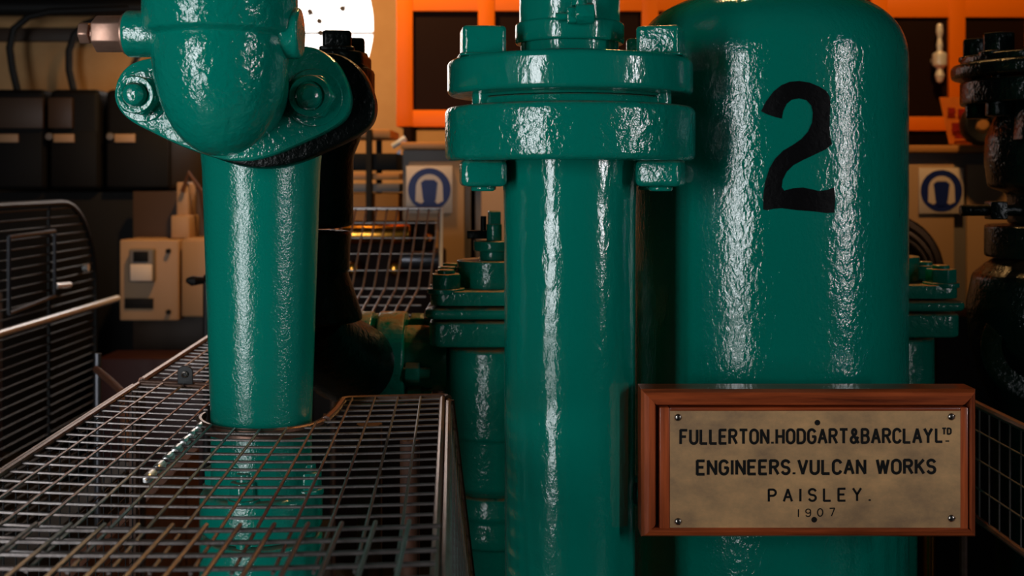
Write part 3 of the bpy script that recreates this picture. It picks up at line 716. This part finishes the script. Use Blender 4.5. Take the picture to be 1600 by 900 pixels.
# side meshes hanging down
def side(name, s, y0, y1, depth, sp=.0418, r=.0016, fl=0):
    b = BM(); Y = y0
    while Y < y1:
        tube(b, [mp(s, Y, -.006), mp(s + fl, Y, -depth)], r, 5); Y += sp
    z = .02
    while z < depth: tube(b, [mp(s + fl * z / depth, y0, -z), mp(s + fl * z / depth, y1, -z)], r, 5); z += sp
    part(name, b, 'cage' if s < -.3 else 'steel', gd)
side('side_mesh', SR + .012, .98, 1.94, .42, .03, .002, .05)
side('side_mesh', SL - .008, .95, YBL, .45, .0418, .0011)
for s, Y in ((SL - .008, YBL), (SR + .012, 1.935), (SL - .008, .95), (SR + .012, .97)):
    b = BM(); x = skew(s, Y); tube(b, [(x + (.05 if s > -.3 else 0), Y, 0), (x + (.05 if s > -.3 else 0), Y, zM - .43), (x, Y, zM - .01)], .008, 8); part('post', b, 'rail', gd)
# rear panel beyond the joint and its clip
gr = thing('wire_guard', 'second wire mesh guard panel just beyond the clip, behind the left pipe', 'machine guard', (-.55, 2.4, 0))
b = BM()
for i in range(20):
    Y = YBL + .035 + .0418 * i; wire(b, SL, Y, -.47, Y, 6)
for i in range(5): wire(b, SL + .0385 * i, YBL + .02, SL + .0385 * i, 2.86, 6, .0035)
part('top_mesh', b, 'steel', gr)
b = BM(); tube(b, [mp(SL, YBL + .025, .002), mp(SL, 2.86, .002)], .0065, 8); part('side_rail', b, 'rail', gr)
for Y in (YBL + .03, 2.85):
    for s in (SL, -.47): b = BM(); tube(b, [(skew(s, Y), Y, 0), (skew(s, Y), Y, zM - .003)], .006, 8); part('post', b, 'rail', gr)
cl = thing('guard_clip', 'dark steel clip with a round-headed screw joining the two mesh guard panels', 'clip', P(289, 606, YBL + .006))
c = P(289, 606, YBL + .002); b = BM()
hw = .0135; hh = .0285; pts_ = [(-hw, 0), (hw, 0), (hw, hh)] + [(hw * math.cos(a), hh + hw * .8 * math.sin(a)) for a in [PI * i / 8 for i in range(1, 8)]] + [(-hw, hh)]
prism(b, [(x, -z) for x, z in pts_], 0, .005, c, 'Y', .001, 1); box(b, c.x - hw, c.x + hw, c.y - .02, c.y + .004, c.z - .003, c.z + .003, .001); part('plate', b, 'cage', cl)
b = BM(); lathe(b, [(.0024, -.002), (.0032, -.005), (.0058, -.004), (.0064, 0), (.0064, .002)], c + Vector((0, 0, .024)), 'Y', 24, 0); s_ = part('screw', b, 'screw', cl)
b = BM(); disc(b, .0026, -.0022, -.001, c + Vector((0, 0, .024)), 'Y', 16, 0); part('screw_socket', b, 'ink', s_)

# ---------------- things beneath the guard
b = BM(); zr = .80
def rod(px0, py0, px1, py1, z, r, m, name, label, cat):
    def g(px, py): Y = (CZ - z) * F / (py - HY); return Vector((PX(px, Y), Y, z))
    bm_ = BM(); p0, p1 = g(px0, py0), g(px1, py1); tube(bm_, [p0, p1], r, 10)
    return solo(name, bm_, m, label, cat, (p0 + p1) / 2)
b = BM()
pa, pb = [(lambda Y: Vector((PX(px, Y), Y, zM - .013)))((CZ - zM + .013) * F / (py - HY)) for px, py in ((226, 752), (318, 662))]
k = 7
for i in range(k):
    p = pa + (pb - pa) * ((i + .5) / k); dd = (pb - pa).normalized()
    lathe(b, [(0, -.017), (.005, -.016), (.0066, -.010), (.0066, .010), (.005, .016), (0, .017)], p, tuple(dd), 12, .001)
tube(b, [pa, pb], .0022, 6)
solo('glint_beads', b, 'glint_metal', 'added bright metal beads standing for glints beneath the mesh guard, left of the pipe', 'glint beads', (pa + pb) / 2)  # added beads imitating a row of glints under the mesh
def beam(px0, py0, px1, py1, z, wd, h, m, name, label, cat):
    def g(px, py): Y = (CZ - z) * F / (py - HY); return Vector((PX(px, Y), Y, z))
    p0, p1 = g(px0, py0), g(px1, py1); d = (p1 - p0); L = d.length; d.normalize()
    bm_ = BM(); n_ = Vector((d.y, -d.x, 0))
    vs_ = []
    for p in (p0, p1):
        for sx, dz in ((-1, 0), (1, 0), (1, -h), (-1, -h)): vs_.append(bm_.verts.new(p + n_ * wd / 2 * sx + Vector((0, 0, dz))))
    for f_ in ((0, 1, 2, 3), (7, 6, 5, 4), (0, 4, 5, 1), (1, 5, 6, 2), (2, 6, 7, 3), (3, 7, 4, 0)): bm_.faces.new([vs_[i] for i in f_])
    return solo(name, bm_, m, label, cat, p1 - Vector((0, 0, h)))
beam(60, 940, 300, 700, .66, .035, .66, 'rust', 'base_beam', 'rusty brown steel beam running away under the mesh guard', 'beam')
beam(-60, 940, 200, 720, .5, .05, .5, 'floor', 'plinth', 'dark plinth edge under the left side of the mesh guard', 'plinth')
b = BM()
for i in range(60):
    x = -.40 + .0062 * i; box(b, x, x + .0034, 1.0, 1.62, .56, .585, 0)
box(b, -.41, -.02, 1.0, 1.62, 0, .56, 0)
solo('ribbed_plinth', b, 'ribbed', 'dark ribbed plinth under the mesh guard in front of the pipe', 'plinth', (-.2, 1.3, 0))
b = BM(); tube(b, [(-.53, 1.1, .62), (-.53, 1.45, .62), (-.56, 2.2, .62)], .012, 12); tube(b, [(-.56, 2.2, .62), (-.56, 2.2, 0)], .012, 12); tube(b, [(-.53, 1.1, .62), (-.53, 1.1, 0)], .012, 12)
solo('drain_pipe', b, 'rust', 'thin rusty pipe running beneath the mesh guard', 'pipe', (-.54, 1.6, 0))
for i, x in enumerate((-.245, -.165)):
    b = BM(); tube(b, [(x, 1.98 - .12 * i, 0), (x, 1.98 - .12 * i, .93)], .022 - .006 * i, 16)
    solo('support_post', b, 'rust', ['thicker rusty upright post under the right part of the mesh guard', 'thinner rusty upright post under the right edge of the mesh guard'][i], 'post', (x, 1.98 - .12 * i, 0))
b = BM(); tube(b, [P(153, 552, 2.9), Vector((PX(153, 2.9), 2.9, 0))], .009, 10); solo('grey_post', b, 'zinc', 'thin grey post standing left of the mesh guard', 'post', (PX(153, 2.9), 2.9, 0))
b = BM(); tube(b, [P(155, 575, 2.9) + Vector((.0, -.02, 0)), P(172, 595, 2.75), P(190, 612, 2.6), (PX(200, 2.5), 2.5, .74)], .009, 10); solo('rope', b, 'rust', 'brown frayed rope hanging from the thin grey post', 'rope', (PX(200, 2.5), 2.5, .74))

# ---------------- wire guard at the right
rg = thing('wire_guard', 'dim wire mesh guard right of the nameplate at the right edge', 'machine guard', (.897, 2.0, 0))
b = BM(); Y = 1.4
while Y < 2.3: tube(b, [(.897, Y, .70), (.897, Y, .91)], .0016, 5); Y += .045
for z in (.755, .81, .865): tube(b, [(.897, 1.4, z), (.897, 2.3, z)], .0018, 5)
part('mesh', b, 'steel', rg)
b = BM(); tube(b, [(.897, 1.4, .915), (.897, 2.3, .915)], .0075, 8); part('top_rail', b, 'rail', rg)
b = BM(); tube(b, [(.897, 1.4, .695), (.897, 2.3, .695)], .0065, 8); part('bottom_rail', b, 'rail', rg)
for Y in (1.41, 2.29): b = BM(); tube(b, [(.897, Y, 0), (.897, Y, .91)], .008, 8); part('post', b, 'rail', rg)

# ------------------------------------------------------------------ background
# orange steel enclosures
def enclosure(px0, pitch, pw, n_, py_top, py_bot, rail_b, Y, label, x_end):
    root = thing('orange_enclosure', label, 'enclosure', (PX((px0 + x_end) / 2, Y), Y, PZ(py_bot + rail_b, Y)), 'orange machine enclosures')
    zb_, zt_ = PZ(py_bot + rail_b, Y), 2.75
    b = BM(); xs_ = [px0 + pitch * i for i in range(n_ + 1)]; mw = pitch - pw
    for x in xs_: box(b, PX(x - mw / 2 - 2, Y), PX(x + mw / 2 + 2, Y), Y, Y + .05, zb_, zt_, .004)
    box(b, PX(xs_[0] - mw / 2 - 2, Y), PX(xs_[-1] + mw / 2 + 2, Y), Y + .003, Y + .047, zb_, PZ(py_bot, Y), .003)
    box(b, PX(xs_[0] - mw / 2 - 2, Y), PX(xs_[-1] + mw / 2 + 2, Y), Y + .003, Y + .047, PZ(py_top, Y), PZ(py_top, Y) + .12, .003)
    part('frame', b, 'orange', root)
    for x in xs_[:-1]:
        b = BM(); box(b, PX(x + mw / 2, Y), PX(x + mw / 2 + pw, Y), Y + .02, Y + .035, PZ(py_bot, Y), PZ(py_top, Y), 0); part('mesh_panel', b, 'panel', root)
        b = BM(); box(b, PX(x + mw / 2, Y), PX(x + mw / 2 + pw, Y), Y + .02, Y + .035, PZ(py_top, Y) + .12, zt_, 0); part('mesh_panel', b, 'panel', root)
    b = BM(); box(b, PX(xs_[0] - mw / 2, Y), PX(xs_[-1] + mw / 2, Y), Y + .05, Y + .4, zb_, zt_, .004); part('casing', b, 'panel', root)
    for x in (xs_[0], xs_[-1]):
        b = BM(); box(b, PX(x - 2, Y), PX(x + 10, Y), Y, Y + .3, PZ(222 if x < 700 else 224 if x < 1340 else 227, 4.5), zb_, 0); part('foot', b, 'panel', root)
YO = 4.9
enclosure(632, 128, 106, 5, 17, 172, 26, YO, 'left orange steel enclosure with dark panels, behind the centre pipe', 1290)
enclosure(1374, 122, 100, 3, 27, 182, 22, YO, 'right orange steel enclosure with dark panels, behind the tank and right valve', 1600)
# grey control desks below
def desk(px0, px1, py_top, label, Yd=4.5, end=.8):
    root = thing('control_desk', label, 'cabinet', (PX((px0 + px1) / 2, Yd), Yd + .3, 0), 'grey control desks')
    x0, x1 = PX(px0, Yd), PX(px1, Yd); zt_ = PZ(py_top, Yd)
    b = BM(); box(b, x0, x1, Yd + .03, Yd + end, 0, zt_ - .03, .004)
    part('carcass', b, 'grey', root)
    b = BM(); box(b, x0 - .005, x1 + .005, Yd, Yd + end + .02, zt_ - .028, zt_, .005); part('desk_top', b, 'tan', root, label='tan desk top')
    k = 2 if px1 - px0 > 200 else 1; st = (x1 - x0) / k
    for i in range(k):
        b = BM(); box(b, x0 + st * i + .025, x0 + st * (i + 1) - .025, Yd + .012, Yd + .03, .1, zt_ - .075, .004); d_ = part('door', b, 'cream', root)
        b = BM(); box(b, x0 + st * (i + 1) - .055, x0 + st * (i + 1) - .04, Yd - .005, Yd + .012, .6, .75, .003); part('handle', b, 'zinc', d_)
desk(628, 735, 222, 'grey control desk bearing an ear protection sign, left of the centre pipe')
desk(742, 1360, 224, 'long grey control desk mostly hidden behind the centre pipe and tank')
desk(1366, 1640, 227, 'grey control desk bearing an ear protection sign, right of the tank')
def sign(px, py, half, label, Ys=4.5):
    Yf = Ys + .010; c = P(px, py, Yf); h = half / F * Yf
    root = thing('safety_sign', label, 'sign', c, 'ear protection signs')
    b = BM(); box(b, c.x - h, c.x + h, Yf - .006, Yf, c.z - h * 1.02, c.z + h * 1.02, .001); part('plate', b, 'white', root)
    b = BM(); disc(b, h * .93, .006, .0072, (c.x, Yf, c.z), (0, -1, 0), 48, 0); part('blue_disc', b, 'blue', root)
    b = BM(); y0 = Yf - .0084
    def flat(pts2, m_, nm, y_):
        bm_ = BM(); prism(bm_, [(x * h, -z * h) for x, z in pts2], 0, .0012, (c.x, y_, c.z), 'Y', 0); part(nm, bm_, m_, root)
    outer_ = [(.58 * math.cos(t), .08 + .58 * math.sin(t)) for t in [PI * i / 20 for i in range(21)]]
    flat(outer_ + [(-.6, -.5), (-.36, -.62), (-.2, -.5), (.2, -.5), (.36, -.62), (.6, -.5)], 'white', 'ear_defenders', Yf - .0084)
    flat([(-.36, .3), (-.2, .42), (.2, .42), (.36, .3), (.27, -.45), (.15, -.66), (-.15, -.66), (-.27, -.45)], 'blue', 'face', Yf - .0096)
sign(671, 296, 36, 'blue and white ear protection sign left of the centre pipe')
sign(1470, 298, 35, 'blue and white ear protection sign right of the tank')
# shelves left of the desk
sh = thing('shelf_rack', 'dark rack of long boards and bars, right of the shade-darkened valve', 'rack', (PX(560, 4.6), 4.6, 0))
for px0, px1, py0, py1, m_ in ((470, 612, 203, 216, 'tan'), (470, 622, 240, 266, 'switch'), (470, 626, 271, 281, 'tan'), (470, 626, 287, 300, 'grey')):
    b = BM(); box(b, PX(px0, 4.6), PX(px1, 4.6), 4.55, 4.9, PZ(py1, 4.6), PZ(py0, 4.6), .003); part('shelf_board', b, m_, sh)
for px in (480, 575):
    b = BM(); box(b, PX(px, 4.6), PX(px + 9, 4.6), 4.53, 4.56, 0, PZ(203, 4.6), .002); part('upright', b, 'switch', sh)
    b = BM(); box(b, PX(px, 4.6), PX(px + 9, 4.6), 4.87, 4.9, 0, PZ(203, 4.6), .002); part('upright', b, 'switch', sh)
b = BM(); box(b, PX(480, 4.6), PX(624, 4.6), 4.57, 4.85, PZ(326, 4.6) - .25, PZ(302, 4.6), .004); solo('storage_box', b, 'yellow', 'tan box standing low in the rack of boards', 'box', (PX(550, 4.6), 4.7, .95))
b = BM(); box(b, PX(470, 4.6), PX(626, 4.6), 4.57, 4.85, 0, PZ(326, 4.6) - .25, .004); solo('crate', b, 'switch', 'dark crate at the foot of the rack of boards', 'crate', (PX(550, 4.6), 4.7, 0))
b = BM(); tube(b, [P(613, 229, 4.52), P(634, 216, 4.52)], .011, 8); tube(b, [P(632, 217, 4.52), Vector((PX(632, 4.52), 4.52, PZ(222, 4.5)))], .005, 6); solo('chrome_lever', b, 'whiterail', 'short bright lever beside the left desk corner', 'lever', P(632, 222, 4.52))
# sloping mesh guard in the mid-distance with brass gear behind
sg = thing('wire_guard', 'sloping wire mesh guard in the middle distance, between left pipe and bonneted valve', 'machine guard', (PX(620, 3.3), 3.3, 0))
def sp(px_t, px_b, t):
    a = P(px_t, 326, 3.75); c = P(px_b, 450, 3.3); return a + (c - a) * t
b = BM()
for i in range(10):
    xt = 540 + 16.3 * i; xb = 515 + 17.3 * i; tube(b, [sp(xt, xb, 0), sp(xt, xb, 1)], .003, 6)
for i in range(6):
    t = i / 5; tube(b, [sp(530, 505, t), sp(690, 672, t)], .0016 if i else .006, 6)
part('sloping_mesh', b, 'steel', sg)
b = BM()
for i in range(9):
    a = P(515 + 17.3 * i, 451, 3.3); c = P(493 + 17.3 * i, 492, 2.95); tube(b, [a, c], .0028, 6)
for t in (0, .33, .66, 1): a = P(505, 451, 3.3).lerp(P(485, 492, 2.95), t); c = P(672, 451, 3.3).lerp(P(650, 492, 2.95), t); tube(b, [a, c], .0028, 6)
part('shelf_mesh', b, 'steel', sg)
b = BM(); tube(b, [P(690, 326, 3.75), P(688, 450, 3.4)], .006, 8); part('edge_bar', b, 'whiterail', sg)
for px, Y in ((520, 3.74), (689, 3.74)): b = BM(); tube(b, [Vector((PX(px, Y), Y, PZ(328, Y))), Vector((PX(px, Y), Y, 0))], .008, 8); part('post', b, 'rail', sg)
bg = thing('brass_machine', 'small machine with brass pipe and caps seen through the sloping mesh guard', 'machine', (PX(600, 4.05), 4.05, 0))
b = BM(); box(b, PX(520, 4.05), PX(690, 4.05), 4.05, 4.35, 0, PZ(395, 4.05), .01); part('body', b, 'panel', bg)
b = BM(); disc(b, .034, PX(530, 4), PX(642, 4), (0, 4.0, PZ(366, 4)), 'X', 32, .01); part('brass_pipe', b, 'bright_brass', bg)
b = BM(); disc(b, .03, PX(628, 4), PX(690, 4), (0, 3.98, PZ(405, 4)), 'X', 24, .006); part('steel_cylinder', b, 'zinc', bg)
for px, py, r_ in ((552, 420, .028), (618, 420, .03), (667, 372, .016)):
    b = BM(); c = P(px, py, 3.98); lathe(b, [(0, -.03), (r_ * .7, -.022), (r_, 0), (r_, .08)], c, 'Y', 24, .003); part('brass_cap', b, 'bright_brass', bg)
b = BM(); box(b, PX(540, 4.1), PX(680, 4.1), 4.06, 4.12, PZ(396, 4.1), PZ(345, 4.1), .004); part('bracket', b, 'panel', bg)
# wheel right of tank
wh = thing('pulley_wheel', 'stepped metal pulley wheel showing right of the tank below the ear sign', 'pulley', (PX(1392, 3.5), 3.5, 0))
c = P(1390, 430, 3.4); b = BM()
lathe(b, [(0, .01), (.05, .01), (.055, .03), (.10, .03), (.105, 0), (.125, 0), (.130, .02), (.150, .02), (.155, .05), (.182, .05), (.186, .10), (.12, .12), (0, .12)], c, 'Y', 72, .006); part('wheel', b, 'wheel_metal', wh)
b = BM(); disc(b, .03, .1, .5, c, 'Y', 24, .003); part('shaft', b, 'zinc', wh)
b = BM(); box(b, c.x - .06, c.x + .06, 3.6, 3.8, 0, c.z + .04, .006); part('pedestal', b, 'switch', wh)
b = BM(); c = P(1452, 440, 2.9); lathe(b, [(0, .03), (.012, .028), (.016, .015), (.02, 0), (.02, -.03)], c, 'Z', 24, .003); tube(b, [c, Vector((c.x, c.y, 0))], .018, 12); solo('brass_oiler', b, 'bright_brass', 'small polished brass oil cup right of the tank, behind the square valve cover', 'oil cup', (c.x, c.y, 0))
b = BM(); box(b, .45, 1.72, 3.08, 3.3, 0, .985, .012); box(b, .5, .62, 3.1, 3.28, .985, 1.02, .01); solo('dark_backing_block', b, 'switch', 'added dark block that darkens the gap low behind the tank and the right hand valves', 'dark block', (1.08, 3.19, 0))  # added block, keeps the gap beside the tank dark
# warning board and wheel on the desk
Yw = 4.55; wb = thing('warning_board', 'leaning amber board with red print on the right desk', 'board', (PX(1500, Yw), Yw, PZ(228, 4.5)))
b = BM(); zt_, zl_ = PZ(151, Yw), PZ(227, Yw) + .004
v = [b.verts.new(p) for p in [(PX(1472, Yw), Yw + .03, zt_), (PX(1540, Yw), Yw + .03, zt_), (PX(1552, Yw), Yw, zl_), (PX(1483, Yw), Yw, zl_)]]; b.faces.new(v)
bmesh.ops.solidify(b, geom=b.faces[:], thickness=.012); part('board', b, 'yellow', wb)
for x0_, x1_, y0_, y1_ in ((1482, 1494, 168, 178), (1498, 1532, 170, 180), (1487, 1502, 192, 205), (1506, 1514, 193, 200), (1490, 1524, 212, 217)):
    b = BM(); yy0 = Yw + .03 * (1 - (y0_ - 151) / 76) - .014; yy1 = Yw + .03 * (1 - (y1_ - 151) / 76) - .014
    v = [b.verts.new(p) for p in [(PX(x0_, Yw), yy0, PZ(y0_, Yw)), (PX(x1_, Yw), yy0, PZ(y0_, Yw)), (PX(x1_, Yw), yy1, PZ(y1_, Yw)), (PX(x0_, Yw), yy1, PZ(y1_, Yw))]]; b.faces.new(v)
    bmesh.ops.solidify(b, geom=b.faces[:], thickness=.002); part('print', b, 'red', wb)
Yt = 4.42; c = P(1534, 195, Yt); th = thing('rubber_wheel', 'small black tyred wheel leaning at the amber board', 'wheel', (c.x, c.y, PZ(227, 4.5)))
b = BM(); lathe(b, [(.035, -.02), (.07, -.03), (.08, -.01), (.08, .02), (.07, .04), (.035, .03), (.035, -.02)], c, 'Y', 40, .006); part('tyre', b, 'rubber', th)
b = BM(); lathe(b, [(0, -.012), (.02, -.012), (.036, 0), (.036, .02), (0, .02)], c, 'Y', 32, .003); part('hub', b, 'tan', th)
# added turned fitting that imitates glints on the right enclosure panel
b = BM(); Yk = 4.86
lathe(b, [(0, PZ(130, Yk)), (.012, PZ(128, Yk)), (.02, PZ(118, Yk)), (.012, PZ(108, Yk)), (.03, PZ(102, Yk)), (.03, PZ(84, Yk)), (.01, PZ(80, Yk)), (.014, PZ(70, Yk)), (.008, PZ(60, Yk)), (.015, PZ(50, Yk)), (.012, PZ(38, Yk)), (0, PZ(36, Yk))], (PX(1468, Yk), Yk, 0), n=24, soft=.003)
box(b, PX(1462, Yk), PX(1474, Yk), Yk, YO + .0195, PZ(96, Yk), PZ(90, Yk), 0)
solo('glint_fitting', b, 'whiterail', 'added bright turned metal fitting standing for glints on a dark panel of the right orange enclosure', 'glint fitting', (PX(1468, Yk), Yk, PZ(130, Yk)))

# electrical switchgear on the left
Ysg = 5.6
swl = ['black switchgear unit with brown cover at the left edge, behind the mesh cage', 'black switchgear unit second from the left edge, behind the brass plug', 'black switchgear unit just left of the oval flange']
for i, (px0, px1, cv) in enumerate(((-40, 64, 1), (70, 150, 1), (158, 262, 0))):
    root = thing('switchgear_unit', swl[i], 'switchgear', (PX((px0 + px1) / 2, Ysg), Ysg, 0), 'switchgear units along the far wall')
    b = BM(); box(b, PX(px0, Ysg), PX(px1, Ysg), Ysg + .05, YF, PZ(298, Ysg), PZ(138, Ysg), .03, 3); part('housing', b, 'switch', root)
    if cv: b = BM(); box(b, PX(px0 + 2, Ysg), PX(px1 - (0 if i == 0 else 40), Ysg), Ysg + .02, Ysg + .05, PZ(200, Ysg), PZ(152, Ysg), .004); part('cover', b, 'switchbrown', root)
    b = BM(); lx_ = (7, 95, 191)[i]; box(b, PX(lx_ - 16, Ysg), PX(lx_ + 16, Ysg), Ysg + .035, Ysg + .051, PZ(222, Ysg), PZ(209, Ysg), .002); part('label_plate', b, 'cream', root)
    b = BM(); box(b, PX(px0 + 4, Ysg), PX(px1 - 4, Ysg), Ysg + .045, Ysg + .06, PZ(292, Ysg), PZ(204, Ysg), .004); part('lower_cover', b, 'switch', root)
    b = BM(); disc(b, .018, 0, .03, (PX(lx_ - 23, Ysg), Ysg + .03, PZ(213, Ysg)), 'Y', 16, .003); part('knob', b, 'grey', root)
b = BM(); box(b, X0 + .01, PX(262, Ysg), Ysg + .1, YF - .01, 0, PZ(300, Ysg), .004); solo('cable_trough', b, 'switch', 'long black trunking below the switchgear units', 'trunking', (-2.5, 5.9, 0))
def cable(pts_, r, label):
    bm_ = BM(); tube(bm_, [P(*p) for p in pts_], r, 12); return solo('cable', bm_, 'rubber', label, 'cable', P(*pts_[0]), 'hoses above the switchgear')
cable([(27, 140, 6.0), (20, 110, 6.0), (15, 75, 6.0), (22, 45, 6.0), (45, 26, 6.0), (80, 18, 6.0), (200, 14, 6.0)], .019, 'thick black hose arching down onto the leftmost switchgear')
cable([(115, 140, 6.1), (108, 110, 6.1), (108, 80, 6.1), (116, 55, 6.1), (132, 38, 6.1), (160, 28, 6.1)], .019, 'thick black hose arching down behind the brass plug')
cable([(198, 140, 6.1), (205, 110, 6.1), (220, 80, 6.1), (236, 40, 6.1)], .014, 'thin black hose beside the oval flange, left of the elbow')
b = BM(); tube(b, [(X0, 6.05, PZ(12, 6.05)), (PX(250, 6.05), 6.05, PZ(12, 6.05))], .045, 16); tube(b, [(X0, 6.1, PZ(-14, 6.05)), (PX(250, 6.05), 6.1, PZ(-14, 6.05))], .05, 16)
solo('conduit', b, 'rubber', 'black conduit running along the wall at the upper left corner', 'conduit', (-2.3, 6.1, 2.2))
b = BM(); box(b, X0, PX(180, YF), YF - .05, YF, PZ(66, YF), PZ(45, YF), .004); solo('wall_rail', b, 'switchbrown', 'brown rail on the wall behind the black hoses', 'rail', (-2.3, YF, 2.1))
Ye = 5.3
eb = thing('electric_box', 'cream electrical box with small display and black label, left of the left pipe', 'electrical box', (PX(232, Ye), Ye, PZ(501, Ye)))
b = BM(); box(b, PX(187, Ye), PX(279, Ye), Ye, Ye + .25, PZ(501, Ye), PZ(375, Ye), .006, 3); part('enclosure', b, 'cream', eb)
b = BM(); box(b, PX(205, Ye), PX(244, Ye), Ye - .04, Ye, PZ(440, Ye), PZ(388, Ye), .01, 3); mt = part('meter', b, 'grey', eb)
b = BM(); box(b, PX(208, Ye), PX(242, Ye), Ye - .045, Ye - .035, PZ(438, Ye), PZ(412, Ye), .004); part('meter_label', b, 'white', mt)
b = BM(); box(b, PX(213, Ye), PX(236, Ye), Ye - .045, Ye - .035, PZ(408, Ye), PZ(392, Ye), .003); part('display', b, 'switch', mt)
b = BM(); box(b, PX(195, Ye), PX(240, Ye), Ye - .006, Ye, PZ(482, Ye), PZ(466, Ye), .001); part('black_label', b, 'switch', eb)
b = BM(); disc(b, .011, -.02, 0, (PX(264, Ye), Ye, PZ(392, Ye)), 'Y', 16, .002); part('lock', b, 'switch', eb)
b = BM(); disc(b, .011, -.02, 0, (PX(264, Ye), Ye, PZ(487, Ye)), 'Y', 16, .002); part('lock', b, 'switch', eb)
eb2 = thing('electric_box', 'plain cream electrical box half hidden behind the left pipe', 'electrical box', (PX(310, Ye), Ye, PZ(495, Ye)))
b = BM(); box(b, PX(285, Ye), PX(345, Ye), Ye + .01, Ye + .25, PZ(496, Ye), PZ(373, Ye), .006); part('enclosure', b, 'cream', eb2)
b = BM(); box(b, PX(284, Ye), PX(346, Ye), Ye, Ye + .02, PZ(494, Ye), PZ(376, Ye), .004); part('door', b, 'cream', eb2)
b = BM(); box(b, PX(180, Ye), PX(350, Ye), Ye + .25, Ye + .3, 0, PZ(300, Ye), .002); solo('backboard', b, 'switchbrown', 'brown board carrying the two cream electrical boxes', 'board', (PX(265, Ye), Ye + .27, 0))
b = BM(); box(b, PX(259, Ye), PX(288, Ye), Ye + .08, Ye + .25, PZ(374, Ye), PZ(338, Ye), .006); box(b, PX(264, Ye), PX(283, Ye), Ye + .12, Ye + .25, PZ(340, Ye), PZ(285, Ye), .006); solo('conduit', b, 'cream', 'cream conduit rising from the two electrical boxes', 'conduit', (PX(272, Ye), Ye + .2, PZ(374, Ye)))
b = BM(); tube(b, [P(285, 300, 5.4), P(295, 270, 5.4), P(315, 300, 5.4), P(322, 350, 5.45)], .012, 8); tube(b, [P(322, 350, 5.45), Vector((PX(322, 5.45), 5.5, PZ(374, 5.45)))], .012, 8); solo('cable', b, 'rust', 'brown looped cable above the cream electrical boxes', 'cable', P(300, 300, 5.4))
b = BM(); tube(b, [Vector((PX(323, 3.6), 3.6, 0)), P(323, 440, 3.6)], .012, 10); c = P(323, 438, 3.6)
tube(b, [P(292, 438, 3.55), P(300, 439, 3.56), P(318, 438, 3.6), P(330, 433, 3.62)], [.008, .016, .011, .022], 12); solo('control_lever', b, 'rubber', 'black hand lever on a thin post beside the left pipe', 'lever', (c.x, c.y, 0))
b = BM(); box(b, PX(150, 5), PX(330, 5), 5.0, 5.25, 0, PZ(560, 5), .01); solo('base_cabinet', b, 'redsteel', 'dark red cabinet low below the cream electrical boxes', 'cabinet', (PX(240, 5), 5.1, 0))
# wire cage, left background
XC = -1.6; cg = thing('wire_cage', 'dark wire cage with rounded corner and bright rail at the left edge', 'machine guard', (XC, 4, 0))
zt_ = 1.268; yend = 4.42; rcor = .33
def yr(z): return yend if z < zt_ - rcor else yend - rcor + math.sqrt(max(0, rcor ** 2 - (z - zt_ + rcor) ** 2))
b = BM(); z = .10
while z < zt_ - .02: tube(b, [(XC, 3.0, z), (XC, yr(z), z)], .0035, 5); z += .031
part('mesh', b, 'cage', cg)
b = BM(); pts_ = [(XC, 3.0, zt_), (XC, yend - rcor, zt_)] + [(XC, yend - rcor + rcor * math.sin(PI / 2 * i / 10), zt_ - rcor + rcor * math.cos(PI / 2 * i / 10)) for i in range(1, 11)] + [(XC, yend, 0)]
tube(b, pts_, .010, 8); part('frame', b, 'cage', cg)
for y in (3.4, 3.98): 
    b = BM(); tube(b, [(XC - .0, y, .05), (XC, y, zt_)], .006, 6); part('upright', b, 'cage', cg)
b = BM(); ya, yb2 = XC * F / (8 - 800), XC * F / (80 - 800)
pts_ = [(XC + .012, ya, PZ(490, ya)), (XC + .012, ya, PZ(371, ya)), (XC + .012, yb2, PZ(361, yb2)), (XC + .012, yb2, PZ(462, yb2)), (XC + .012, ya, PZ(490, ya))]
for p0, p1 in zip(pts_, pts_[1:]): tube(b, [p0, p1], .007, 6)
part('door_frame', b, 'zinc', cg)
b = BM(); tube(b, [(XC + .03, 3.0, .876), (XC + .03, 4.58, .876)], .0135, 12); part('rail', b, 'whiterail', cg, label='bright white rail')
b = BM(); tube(b, [(XC, 4.3, PZ(418, 4.3)), (XC + .02, 4.3, PZ(418, 4.3))], .014, 10); part('stud', b, 'whiterail', cg)
b = BM(); tube(b, [(XC + .012, 4.0, PZ(447, 4.0)), (XC + .012, 4.13, PZ(445, 4.13))], .012, 10); part('latch', b, 'whiterail', cg)
b = BM(); box(b, -2.3, -1.85, 3.6, 4.2, 0, .95, .02); box(b, -2.2, -1.95, 3.7, 4.1, .95, 1.2, .02); solo('caged_motor', b, 'redsteel', 'dark red machine standing inside the wire cage', 'machine', (-2.05, 3.9, 0))
# hall lamps overhead
for i, (p_, a_, e_, g_) in enumerate(LAMPS):
    root = thing('hall_lamp', ['warm hall lamp above the left orange enclosure', 'warm hall lamp above the right orange enclosure', 'warm hall lamp high behind the tank'][i], 'lamp', p_, 'hall lamps')
    d = (Vector(a_) - Vector(p_)).normalized(); q_ = Vector(p_)
    b = BM(); lathe(b, [(0, -.2), (.05, -.2), (.06, -.08), (.13, .0), (.135, .0), (.07, -.06), (.05, -.12), (0, -.13)], q_, tuple(d), 32, .003); tube(b, [q_ - d * .19, (q_.x, q_.y - .12, ZC)], .012, 8); part('lamp_shade', b, 'switch', root)
    b = BM(); lathe(b, [(0, -.05), (.03, -.06), (.035, -.08), (.02, -.12), (0, -.12)], q_, tuple(d), 24, 0); part('bulb', b, 'bulb', root)
